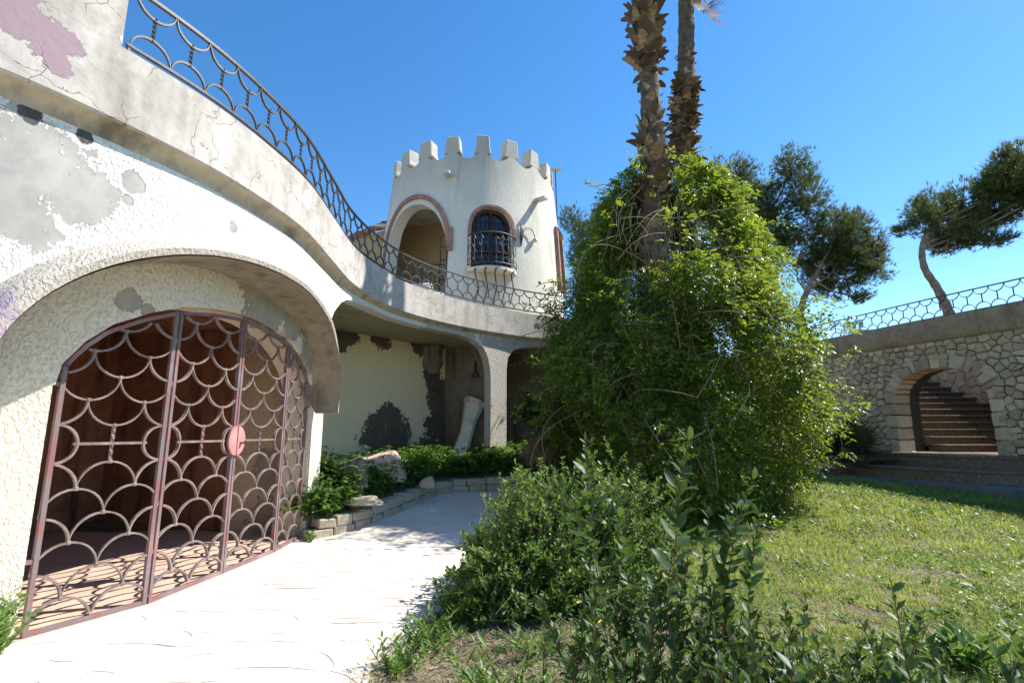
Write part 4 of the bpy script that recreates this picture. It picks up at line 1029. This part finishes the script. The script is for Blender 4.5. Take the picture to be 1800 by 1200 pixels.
# ---------------------------------------------------------------- pines
def pine(label, trunk, rads, lobes, ntuft, loc):
    t = thing('pine_tree', label, 'pine tree', loc, 'umbrella pines behind the wall')
    mb = MB(); C = catmull(trunk, 8); rr = np.interp(np.linspace(0, 1, len(C)), np.linspace(0, 1, len(rads)), rads)*(1+.08*np.sin(np.arange(len(C))*1.9))
    mb.tube([tuple(q) for q in C], list(rr), 9); top = Vector(C[-1])
    for (c, r) in lobes:
        c = Vector(c); st = Vector(C[int(len(C)*random.uniform(.72, .98))]); mid = st.lerp(c, .5)+Vector((random.uniform(-.2, .2), random.uniform(-.2, .2), -.15))
        mb.tube([st, mid, c], [rads[-1]*.6, rads[-1]*.4, .02], 5)
        for k in range(7):
            e = c+Vector(rnd_dirs(1)[0])*r[0]*.7; mb.tube([c.lerp(mid, .3), c.lerp(e, .5)+Vector((0, 0, -.06)), e], [.03, .02, .008], 3, False)
    mb.build('trunk', m_pinebark, t, smooth=50)
    tot = sum(r[0]*r[1]*r[2] for c, r in lobes); P, A = [], []
    for c, r in lobes:
        n = int(ntuft*r[0]*r[1]*r[2]/tot); d = rnd_dirs(n); k = RNG.random(n)**.42
        lump = 1+.22*np.sin(d[:, 0]*7+c[0])*np.sin(d[:, 2]*6+c[2])+.18*np.sin(d[:, 1]*9+d[:, 0]*8)
        P.append(np.array(c)+d*np.array(r)*(k*lump)[:, None]); A.append(unit(d*np.array([1, 1, .7])+np.array([0, 0, .75])+RNG.normal(size=(n, 3))*.25))
    P, A = np.concatenate(P), np.concatenate(A); n = len(P); nd = 10
    # gather tufts into small clumps so that gaps open between them
    cl = np.floor(P*2.4).astype(int); hsh = (cl[:, 0]*73856093 ^ cl[:, 1]*19349663 ^ cl[:, 2]*83492791) % 100; kp = hsh > 30; P, A = P[kp], A[kp]; n = len(P)
    PP = np.repeat(P, nd, 0)-np.repeat(A, nd, 0)*RNG.uniform(0, .1, n*nd)[:, None]; AA = unit(np.repeat(A, nd, 0)+RNG.normal(size=(n*nd, 3))*.55); sd = unit(np.cross(AA, rnd_dirs(n*nd)))
    L = RNG.uniform(.12, .23, n*nd)[:, None]; wd_ = .010
    V = np.stack([PP-sd*wd_, PP+sd*wd_, PP+AA*L], 1).reshape(-1, 3); F = np.arange(len(V)).reshape(-1, 3)
    link('crown', np_mesh('crown', V, F), m_pine, t)['kind'] = 'stuff'
    return t
def L3D(pxs, x0, px0, kx, z0, py0, kz, y, ry=.9):
    """lobe list from a sketch of the crown at depth y (metres)"""
    return [((x0+(a-px0)*kx, y+random.uniform(-.5, .5), z0-(b-py0)*kz), (rx*kx, min(rx*kx, 1.6)*ry, rz*kz)) for a, b, rx, rz in pxs]
pine('tall grey-green pine half hidden behind the vine mound', [(10.6, 22, 4.7), (10.7, 22, 7.5), (11.2, 22, 10), (11.7, 22, 11.8)], [.3, .24, .18, .1],
     L3D([(1262, 325, 30, 45), (1300, 310, 34, 40), (1340, 350, 40, 50), (1385, 300, 36, 36), (1420, 310, 22, 42), (1400, 360, 40, 46), (1350, 410, 48, 40), (1300, 385, 40, 46), (1395, 420, 34, 32), (1250, 390, 26, 40), (1340, 445, 36, 16)], 8.65, 1230, .0266, 12.71, 330, .0275, 22), 11000, (10.6, 22, 4.7))
pine('small round pine with a leaning trunk at the wall’s far end', [(12.25, 21, 4.7), (12.2, 21, 5.5), (12.15, 21, 6.6), (12.55, 21, 7.6), (13.3, 21, 8.8)], [.17, .15, .14, .12, .08],
     L3D([(1460, 410, 44, 36), (1505, 400, 40, 30), (1530, 440, 32, 34), (1480, 455, 52, 36), (1440, 450, 34, 32), (1400, 455, 30, 16), (1465, 500, 40, 20), (1510, 485, 38, 22), (1490, 520, 34, 12), (1425, 480, 30, 20)], 11.97, 1380, .0253, 8.99, 460, .0268, 21.5), 9500, (12.25, 21, 4.7))
pine('wind-swept pine leaning right over the terrace railing', [(14.05, 16, 4.7), (14.0, 16, 5.4), (13.75, 16, 6.2), (13.5, 16.1, 7.0), (13.7, 16.2, 7.9), (14.4, 16.3, 8.8)], [.19, .15, .12, .10, .085, .06],
     L3D([(1610, 390, 30, 26), (1645, 360, 34, 32), (1690, 350, 40, 34), (1655, 410, 42, 26), (1700, 400, 40, 26), (1740, 330, 40, 30), (1718, 372, 38, 32), (1765, 335, 40, 32), (1780, 290, 44, 34), (1820, 300, 50, 40), (1760, 370, 40, 22), (1640, 435, 26, 12), (1700, 428, 36, 10), (1790, 350, 40, 26), (1850, 330, 40, 40), (1595, 395, 18, 14)], 13.12, 1575, .0211, 8.8, 385, .0216, 16.5), 11500, (14.05, 16, 4.7))
pine('dark pine glimpsed between the tower and the vine mound', [(4.3, 25, .3), (4.3, 25, 6), (4.2, 25, 9)], [.25, .2, .1],
     L3D([(1010, 375, 26, 28), (1045, 400, 40, 40), (1080, 380, 40, 44), (1050, 450, 44, 36), (1020, 430, 26, 30), (1100, 430, 40, 44)], 2.85, 1000, .0276, 13.11, 350, .0295, 25), 6500, (4.3, 25, .3))

# ---------------------------------------------------------------- shrubs
def shrub_arrays(stemlist, step=.035, ll=(.035, .055), skip=.15):
    P, A, N, L = [], [], [], []; tw = MB()
    for (p, d, Ls, bend) in stemlist:
        p = np.array(p, float); d = np.array(d, float)/np.linalg.norm(d); n = max(4, int(Ls/step)); pts = []
        rot = random.uniform(0, 3.14); bv = RNG.normal(size=3)*.25*bend+np.array([0, 0, .3*bend])
        for k in range(n):
            d = unit(d+bv*(1/n)+RNG.normal(size=3)*.04); p = p+d*(Ls/n); pts.append(p.copy())
            if k/n < skip: continue
            s1 = unit(np.cross(d, [math.cos(rot), math.sin(rot), .3])); s2 = np.cross(d, s1); s_ = s1 if k % 2 else s2
            sz = random.uniform(*ll)*(1-.35*(k/n > .9))
            for sg in (1, -1):
                P.append(p); a = unit(d*.75+s_*sg*.85+RNG.normal(size=3)*.22); A.append(a); N.append(unit(d*.6+np.array([0, 0, .8])+RNG.normal(size=3)*.3)); L.append(sz*random.uniform(.8, 1.2))
        P.append(pts[-1]); A.append(d); N.append([.3, -.3, .8]); L.append(ll[0])
        tw.tube([tuple(q) for q in pts[::3]+[pts[-1]]], .0026, 3, False)
    return np.array(P), np.array(A), np.array(N), np.array(L), tw
def mound_stems(cx, cy, rx, ry, h, n, zb=0., L=(.3, .6)):
    out = []
    for i in range(n):
        an = random.uniform(0, 2*math.pi); q = math.acos(random.uniform(-.1, 1)); k = random.uniform(.55, 1.)*(1+.18*math.sin(3*an+2)*math.sin(2*q)+.12*math.sin(7*an+q*5))
        dx, dy, dz = math.cos(an)*math.sin(q), math.sin(an)*math.sin(q), math.cos(q); Ls = random.uniform(*L)
        d = np.array([dx*.8+random.gauss(0, .5), dy*.8+random.gauss(0, .5), max(.05, dz)*.8+random.uniform(.0, .55)]); d /= np.linalg.norm(d)
        e = np.array([cx+dx*rx*k, cy+dy*ry*k, zb+max(.04, h*(.15+.85*max(0, dz))*k)])
        st = e-d*Ls*.8; st[2] = max(st[2], zb+.02); out.append((st, d, Ls, random.uniform(0, 1)))
    return out
sh = thing('myrtle_shrub', 'rounded dark green myrtle shrub spilling over the path edge', 'shrub', (.4, 5.7, 0))
st = mound_stems(.42, 5.75, 1.02, .95, 1.2, 1000, L=(.22, .45))+mound_stems(1.0, 6.0, .85, .8, 1.38, 560, L=(.22, .45))+mound_stems(.0, 5.2, .72, .62, .68, 460, L=(.2, .4))
P, A, N, L, tw = shrub_arrays(st, .034, (.045, .072))
leaves('foliage', P, A, N, L, L*.56, m_myrtle_lit, sh)['kind'] = 'stuff'
for i in range(90):
    an = random.uniform(0, 6.28); r = random.uniform(.2, .9); tw.tube([(.5+.2*math.cos(an), 5.8+.2*math.sin(an), 0), (.5+r*.7*math.cos(an), 5.8+r*.7*math.sin(an), .4), (.5+r*math.cos(an), 5.8+r*math.sin(an), random.uniform(.6, 1.1))], [.012, .009, .004], 4, False)
tw.build('stem', m_twig, sh)['kind'] = 'stuff'
# near shrub at the bottom right, its uppermost shoots tall; the largest leaves are parts of their own
ns = thing('myrtle_shrub', 'tall loose myrtle shoots close to the camera along the lower edge', 'shrub', (1.0, 2.2, 0))
def lf(w_, cu):
    V = [(0, 0, 0), (w_*.7, .25, .02), (w_, .5, .03), (w_*.6, .8, 0), (0, 1, -cu), (-w_*.6, .8, 0), (-w_, .5, .03), (-w_*.7, .25, .02), (0, .25, -.03), (0, .5, -.03), (0, .8, -.05)]
    F = [(0, 1, 8), (8, 1, 2, 9), (9, 2, 3, 10), (10, 3, 4), (0, 8, 7), (8, 9, 6, 7), (9, 10, 5, 6), (10, 4, 5)]
    mb = MB(); mb.raw(V, F); me = mb.mesh('leaf', 180); me.materials.append(m_myrtle); return me
lfm = [lf(.24, .05), lf(.28, .15), lf(.2, -.05)]
tall = []
for (x, y, z, bx) in ((.47, 2.05, 1.69, .5), (.36, 2.15, 1.62, .42), (.58, 2.0, 1.53, .6), (.66, 2.05, 1.40, .66), (.80, 1.95, 1.33, .8), (.75, 2.2, 1.28, .8), (.93, 2.0, 1.22, .9), (1.32, 1.9, 1.10, 1.3), (1.45, 1.95, .98, 1.42), (1.66, 1.95, 1.12, 1.62), (1.80, 1.9, .96, 1.8), (.28, 2.2, 1.45, .35), (.5, 2.3, 1.42, .5), (1.05, 1.8, 1.05, 1.0), (1.15, 2.1, 1.0, 1.1), (.62, 1.8, 1.22, .6), (.4, 1.9, 1.18, .42)):
    s0 = np.array([bx+random.uniform(-.1, .1), y+random.uniform(-.05, .2), .25]); e = np.array([x, y, z]); tall.append((s0, e-s0, np.linalg.norm(e-s0), .15))
P, A, N, L, tw = shrub_arrays(tall, .03, (.046, .076), .2)
side = []
for i in range(330):
    x = random.uniform(.25, 2.0); hh = float(np.interp(x, [.25, .5, .9, 1.3, 1.6, 2.0], [1.15, 1.25, 1.0, .86, .84, .82])); y = random.uniform(1.75, 2.55)
    zt = hh*random.uniform(.55, 1.0); s0 = np.array([x+random.gauss(0, .12), y, max(.1, zt-.45)]); side.append((s0, np.array([random.gauss(0, .25), random.gauss(0, .2), 1]), random.uniform(.3, .5), .3))
Pb_, Ab, Nb, Lb, tw2 = shrub_arrays(side, .032, (.044, .07), .05)
order = np.argsort(-P[:, 2]); big = order[:280]; rest = order[280:]
for i in big:
    a = Vector(A[i]); nrm = Vector(N[i]); x = a.cross(nrm).normalized(); zz_ = x.cross(a); M = Matrix((x, a, zz_)).transposed().to_4x4(); s_ = L[i]*1.15
    inst('leaf', random.choice(lfm), Matrix.Translation(P[i]) @ M @ Matrix.Scale(s_, 4), ns)
leaves('foliage', np.concatenate([P[rest], Pb_]), np.concatenate([A[rest], Ab]), np.concatenate([N[rest], Nb]), np.concatenate([L[rest], Lb]), np.concatenate([L[rest], Lb])*.5, m_myrtle, ns)['kind'] = 'stuff'
tw.raw(tw2.v, tw2.f); tw.build('stem', m_stemred, ns)['kind'] = 'stuff'

# ---------------------------------------------------------------- plants in the raised bed
bedc = [(np.mean([q[0] for q in Q]), np.mean([q[1] for q in Q]), np.mean([q[2] for q in Q])) for i, k, Q in bedpts if not (k < 1)]
bedk = [(i, k) for i, k, Q in bedpts if not (k < 1)]
P, A, N, L = [], [], [], []
for (x, y, z), (i, k) in zip(bedc, bedk):
    t = k/10
    dens = 0
    if y < 10.6 and t < .75: dens = 30
    elif y < 10.6: dens = 10
    elif x < -.1 and 11.3 < y and t < .6: dens = 44
    elif x >= -.1 and t < .6: dens = 34
    else: dens = 9
    nv = mnoise.noise(Vector((x*2.2, y*2.2, 7))); dens *= max(.05, .75+1.3*nv)
    for j in range(int(dens*random.uniform(.3, 1.3))):
        px_, py_ = x+random.uniform(-.2, .2), y+random.uniform(-.2, .2); hgt = random.uniform(.12, .66 if y < 10.6 else .62)*(.8+.7*nv)
        base = np.array([px_, py_, z]); d = unit(np.array([random.gauss(0, .4), random.gauss(-.1, .4), 1]))
        for m in range(4):
            an = random.uniform(0, 6.28); P.append(base+d*hgt*(.4+.6*m/3)); A.append([math.cos(an), math.sin(an), random.uniform(-.1, .5)]); N.append([0, 0, 1.]); 
P, A, N = np.array(P), np.array(A), np.array(N)
P4, A4, N4, L4 = sprigs(P, A, N+RNG.normal(size=N.shape)*.25, RNG.uniform(.10, .2, len(P)), 2, ll=.085)
gc = leaves('ground_cover', P4, A4, N4, L4, L4*.6, m_weed); tag(gc, kind='stuff')

def rock(name, label, cat, c, r, mat, seed, squash=(1, 1, 1), group=None, sub=4):
    bm = bmesh.new(); bmesh.ops.create_icosphere(bm, subdivisions=sub, radius=1)
    for v in bm.verts:
        p = v.co.copy(); k = 1+.35*mnoise.noise(p*1.1+Vector((seed, 0, 0)))+.16*mnoise.noise(p*2.7+Vector((0, seed, 0)))+.10*mnoise.noise(p*5+Vector((0, 0, seed)))+.05*mnoise.noise(p*12+Vector((0, seed, 0)))
        q = p*k; q.z = max(-.6, min(q.z, .75+.3*q.x+.2*q.y)); q.x = min(q.x, .9-.3*q.z); v.co = Vector((q.x*squash[0], q.y*squash[1], q.z*squash[2]))*r+Vector(c)
    me = bpy.data.meshes.new(name); bm.to_mesh(me); bm.free(); o = link(name, me, mat, None, c); return tag(o, label, cat, group)
rock('boulder', 'pinkish angular boulder lying in the raised bed before the porch', 'rock', (-2.75, 11.0, .88), .5, m_rock, 3.1, (1.1, .8, .8))
rock('boulder', 'dark brown broken rock behind the leafy plants by the gate', 'rock', (-3.0, 9.75, .85), .36, m_brownwall, 8.4, (1, .7, 1.0))
rock('boulder', 'white carved stone lump at the foot of the leaning column fragment', 'rock', (-1.36, 13.1, .98), .3, m_rubble, 5.2, (1.1, .8, .75))
rock('boulder', 'small rust-brown stone on the inner kerb of the bed', 'rock', (-1.75, 11.0, .6), .15, m_rock, 1.7, (1, 1, 1))
rock('boulder', 'flat grey stone resting on the kerb among weeds', 'rock', (-2.5, 9.0, .5), .2, m_kerb, 6.7, (1.6, .8, .5))
# leaning fragment of a carved column
cf = thing('column_fragment', 'broken pale carved column fragment leaning in the porch corner', 'fragment', (-1.3, 13.35, .7))
mb = MB(); ax = [(-1.5, 13.2, .75), (-1.28, 13.3, 1.25), (-1.16, 13.36, 1.65), (-1.09, 13.4, 2.0), (-.98, 13.44, 2.38)]
mb.tube(ax, [.30, .2, .17, .2, .27], 8); mb.build('shaft', m_rubble, cf, smooth=35)
mb = MB(); mb.tube([(-1.0, 13.43, 2.34), (-.95, 13.45, 2.47)], [.30, .27], 7); mb.build('capital', m_rock, cf)
# porch wall lamp
q = Vector((-1.0, 13.92, 3.3)); pl = thing('wall_lamp', 'rusty bracket lamp on the dark partition inside the porch', 'wall lamp', q)
mb = MB(); mb.tube([q+Vector((0, .05, .25)), q+Vector((0, -.06, .2)), q+Vector((.0, -.1, .0))], .03, 6); mb.build('bracket', m_iron, pl)
mb = MB(); mb.tube([q+Vector((0, -.1, 0)), q+Vector((0, -.1, -.12)), q+Vector((0, -.1, -.2))], [.03, .1, .11], 8); mb.build('lamp_shade', m_irongrey, pl)
# dead stump/root by the gate pillar
tr_ = thing('dead_stump', 'grey weathered forked stump in the bed beside the gate pillar', 'stump', (-2.85, 9.3, .4))
mb = MB(); mb.tube([(-2.75, 9.25, .3), (-2.82, 9.3, .75), (-2.98, 9.35, 1.1)], [.09, .07, .03], 6); mb.tube([(-2.72, 9.25, .3), (-2.66, 9.3, .7), (-2.84, 9.32, 1.02)], [.08, .06, .03], 6); mb.build('wood', m_twig, tr_, smooth=60)
# fan palm with brown skirt beside the second arch and one by the right wall
def fanpalm(label, loc, n, R, dead, zlift=.5):
    t = thing('dwarf_palm', label, 'dwarf palm', loc, 'low fan palms'); c = Vector(loc)
    mb = MB(); mb.tube([c, c+Vector((0, 0, zlift))], [.12, .1], 7); mb.build('trunk', m_trunk, t)
    for k in range(n):
        an = k*2.4; el = rad(random.uniform(-5, 75)); h = Vector((math.cos(an)*math.cos(el), math.sin(an)*math.cos(el), math.sin(el))); L = random.uniform(.3, .7)*R
        inst('frond', fan_g, Matrix.Translation(c+Vector((0, 0, zlift))+h*L) @ h.to_track_quat('Y', 'Z').to_matrix().to_4x4() @ Matrix.Scale(random.uniform(.5, .75)*R, 4), t)
    for k in range(dead):
        an = k*2.4; el = rad(random.uniform(-75, -30)); h = Vector((math.cos(an)*math.cos(el), math.sin(an)*math.cos(el), math.sin(el)))
        inst('frond', fan_d, Matrix.Translation(c+Vector((0, 0, zlift))+h*.3*R) @ h.to_track_quat('Y', 'Z').to_matrix().to_4x4() @ Matrix.Scale(random.uniform(.5, .7)*R, 4), t)
fanpalm('fan palm with a skirt of dead brown fronds beside the porch column', (.85, 12.2, .3), 16, 1.15, 14, 1.35)
fanpalm('dark green dwarf palm against the stone wall left of the arch', (10.2, 15.9, .42), 26, 1.35, 4, .35)
fanpalm('tiny spiky palm tuft on top of the stone wall behind its railing', (11.55, 16.9, 4.78), 8, .5, 0, .15)

# ---------------------------------------------------------------- lawn, weeds and litter
def inside_path(x, y):
    r = np.interp(y, [p[1] for p in PR], [p[0] for p in PR]); return (x < r-.02) | ((y > 10.9) & (x < 3.6))
def scatter(n, ymax=15.0, pw=1.5):
    y = 1.6+(ymax-1.6)*RNG.random(n)**pw; x = RNG.uniform(-1.2, 1, n)*0+RNG.uniform(-.35, 1.42, n)*y; return x, y
def nz2(x, y, s_, o=0): return np.array([mnoise.noise(Vector((a_*s_, b_*s_, o))) for a_, b_ in zip(x, y)])
def wallside(x, y): return (x-8.6)*.876+(y-14.9)*.48 > .35
def litter(x, y): return np.clip(1.35-np.hypot((x-.2)/1.5, (y-3.9)/1.5), 0, 1)
def blades(name, n, ln, wd_, mat, lean, flat=False, thr=-.25, ymax=15.2, sc=.9, off=0, pw=1.5):
    x, y = scatter(n, ymax, pw); m = ~inside_path(x+(.13 if flat else .05)*RNG.random(len(x)), y) & ~wallside(x, y); x, y = x[m], y[m]; q = .7*nz2(x, y, sc, off)+.75*nz2(x, y, 3.1, off+3)+.55*nz2(x, y, 8.3, off+5)-(litter(x, y)*(0 if flat else .75)); m = q+RNG.normal(size=len(q))*.12 > thr; x, y = x[m], y[m]; n = len(x)
    z = np.array([terrain(a_, b_) for a_, b_ in zip(x, y)]); an = RNG.uniform(0, 2*math.pi, n)
    up = RNG.uniform(.02, .25, n) if flat else RNG.uniform(.5, 1.2, n); A = unit(np.stack([np.cos(an)*lean, np.sin(an)*lean, up], 1)); sd = unit(np.stack([-np.sin(an), np.cos(an), np.zeros(n)], 1))
    far = np.clip(y/6, .8, 2.0); L = (RNG.uniform(*ln, n)*(.8+.2*far))[:, None]; W = (wd_*far)[:, None]; P = np.stack([x, y, z+.005], 1); Mi = P+A*L*.55; Ti = P+A*L+np.stack([np.cos(an), np.sin(an), -.5*np.ones(n)], 1)*L*.25
    V = np.stack([P-sd*W, P+sd*W, Mi+sd*W*.7, Mi-sd*W*.7, Ti], 1).reshape(-1, 3); b = np.arange(n)[:, None]*5
    F = np.concatenate([b+[0, 1, 2], b+[0, 2, 3], b+[3, 2, 4]], 1).reshape(-1, 3); return tag(link(name, np_mesh(name, V, F), mat), kind='stuff')
blades('lawn_grass', 285000, (.035, .10), .0038, m_grass, .7, thr=-.30)
blades('dry_straw', 95000, (.04, .14), .0026, m_straw, 1., True, thr=-.35, sc=1.3, off=5, pw=2.0)
blades('tall_grass', 48000, (.08, .2), .0042, m_grass, .5, thr=.2, sc=2.3, off=12, pw=1.4)
# clover and broad-leaved weeds
x, y = scatter(75000, 15.2, 1.4); m = ~inside_path(x, y) & ~wallside(x, y); x, y = x[m], y[m]; q = nz2(x, y, .8, 9); m = q+RNG.normal(size=len(q))*.15 > .02; x, y = x[m], y[m]; n = len(x)
z = np.array([terrain(a_, b_) for a_, b_ in zip(x, y)])+RNG.uniform(.01, .06, n); an = RNG.uniform(0, 6.28, n)
A = np.stack([np.cos(an), np.sin(an), RNG.uniform(-.2, .5, n)], 1); N = np.stack([RNG.normal(size=n)*.3, RNG.normal(size=n)*.3, np.ones(n)], 1); Lw = RNG.uniform(.025, .07, n)*np.clip(y/7, .8, 1.5)
tag(leaves('clover', np.stack([x, y, z], 1), A, N, Lw, Lw*.7, m_weed), kind='stuff')
x, y = scatter(16000, 14, 1.7); m = ~inside_path(x+.15*RNG.random(len(x)), y) & ~wallside(x, y); x, y = x[m], y[m]; n = len(x); z = np.array([terrain(a_, b_) for a_, b_ in zip(x, y)])+RNG.uniform(.01, .035, n); an = RNG.uniform(0, 6.28, n)
tag(leaves('leaf_litter', np.stack([x, y, np.maximum(z, np.where(inside_path(x, y), .03, 0))], 1), np.stack([np.cos(an), np.sin(an), RNG.uniform(-.15, .3, n)], 1), np.stack([RNG.normal(size=n)*.5, RNG.normal(size=n)*.5, np.ones(n)], 1), RNG.uniform(.02, .055, n), RNG.uniform(.01, .025, n), m_straw), kind='stuff')
n = 42000; x, y = .1+RNG.normal(size=n)*.95, 3.9+RNG.normal(size=n)*.95; m = ~inside_path(x+.16*RNG.random(n), y) & (y > 1.7); x, y = x[m], y[m]; n = len(x)
z = np.array([terrain(a_, b_) for a_, b_ in zip(x, y)])+RNG.random(n)**2*.05; z = np.where(inside_path(x, y), np.maximum(z, .016), z); an = RNG.uniform(0, 6.28, n)
tag(leaves('dry_litter', np.stack([x, y, z], 1), np.stack([np.cos(an), np.sin(an), RNG.normal(size=n)*.22], 1), np.stack([RNG.normal(size=n)*.6, RNG.normal(size=n)*.6, np.ones(n)], 1), RNG.uniform(.03, .15, n), RNG.uniform(.003, .008, n), m_straw, fold=.1), kind='stuff')
x0, y0 = scatter(1150, 14, 1.3); m = ~inside_path(x0-.1, y0) & ~wallside(x0, y0); x0, y0 = x0[m], y0[m]; k = 9; n = len(x0)*k
cx, cy = np.repeat(x0, k), np.repeat(y0, k); an = RNG.uniform(0, 6.28, n); sz = np.repeat(RNG.uniform(.05, .13, len(x0)), k)*RNG.uniform(.6, 1.2, n); z = np.array([terrain(a_, b_) for a_, b_ in zip(cx, cy)])+.012
tag(leaves('rosette_weeds', np.stack([cx, cy, z], 1), np.stack([np.cos(an), np.sin(an), RNG.uniform(.15, .9, n)], 1), np.stack([RNG.normal(size=n)*.2, RNG.normal(size=n)*.2, np.ones(n)], 1), sz, sz*RNG.uniform(.25, .45, n), m_weed), kind='stuff')
# leafy clumps: label, place, radius, leaf length, leaves
def clump(label, c, r, ll, n, mat, h=.3, wdk=.28):
    t = thing('weed_clump', label, 'weed', (c[0], c[1], terrain(*c)), 'weeds growing at the path and lawn edge'); P, A, N = [], [], []; z0 = terrain(*c)
    tw = MB()
    for k in range(max(5, n//14)):
        an = random.uniform(0, 6.28); d = unit(np.array([math.cos(an)*.5, math.sin(an)*.5, random.uniform(.5, 1.2)])); b = np.array([c[0]+random.uniform(-r, r)*.5, c[1]+random.uniform(-r, r)*.5, z0]); L = h*random.uniform(.5, 1.15)
        tw.tube([tuple(b), tuple(b+d*L*.5), tuple(b+d*L+np.array([0, 0, -.03]))], .004, 3, False)
        for j in range(14):
            t_ = .2+.8*j/13; a2 = random.uniform(0, 6.28); P.append(b+d*L*t_); A.append(unit(d*.6+np.array([math.cos(a2), math.sin(a2), .15])*.9)); N.append(unit(np.array([0, 0, 1.])+RNG.normal(size=3)*.4))
    P, A, N = map(np.array, (P, A, N)); Lk = RNG.uniform(.7, 1.2, len(P))*ll
    tw.build('stem', m_weed, t); leaves('foliage', P, A, N, Lk, Lk*wdk, mat, t)['kind'] = 'stuff'
clump('feathery green weed at the foot of the wall left of the gate', (-3.86, 4.02), .3, .075, 620, m_weed, .5, .42)
clump('long-leaved bright weed at the lower corner of the path', (-.62, 4.35), .25, .10, 260, m_weed, .28, .2)
clump('narrow-leaved shoot plant in front of the myrtle on dry ground', (-.05, 3.35), .16, .12, 220, m_weed, .42, .2)
clump('scrubby green weed at the very edge of the path by the dry litter', (-.78, 3.95), .22, .07, 260, m_weed, .22, .25)
clump('sparse upright weed in the straw between path and myrtle', (.2, 4.25), .2, .09, 150, m_weed, .3, .22)
clump('low leafy weed in the dry litter beside the near myrtle shoots', (.55, 4.2), .2, .08, 170, m_weed, .25, .4)
clump('broad-leaved bright green weed on the lawn at lower right', (3.3, 4.1), .35, .17, 130, m_weed, .2, .35)
clump('bushy weed creeping from under the rounded myrtle', (-.45, 4.9), .25, .07, 300, m_weed, .35, .35)
clump('small weed tuft at the gate’s right hinge post', (-3.1, 8.15), .1, .05, 130, m_weed, .22, .5)
fl = MB()
for (x, y, h) in ((.62, 3.9, .36), (.95, 3.9, .28), (.86, 3.6, .2), (.55, 4.5, .3)):
    z = terrain(x, y)+h
    for k in range(6):
        an = k*1.047; fl.face([(x, y, z), (x+.022*math.cos(an-.35), y+.022*math.sin(an-.35), z+.008), (x+.028*math.cos(an), y+.028*math.sin(an), z+.004), (x+.022*math.cos(an+.35), y+.022*math.sin(an+.35), z+.008)], False)
tag(fl.build('wildflowers', m_yellow), kind='stuff')
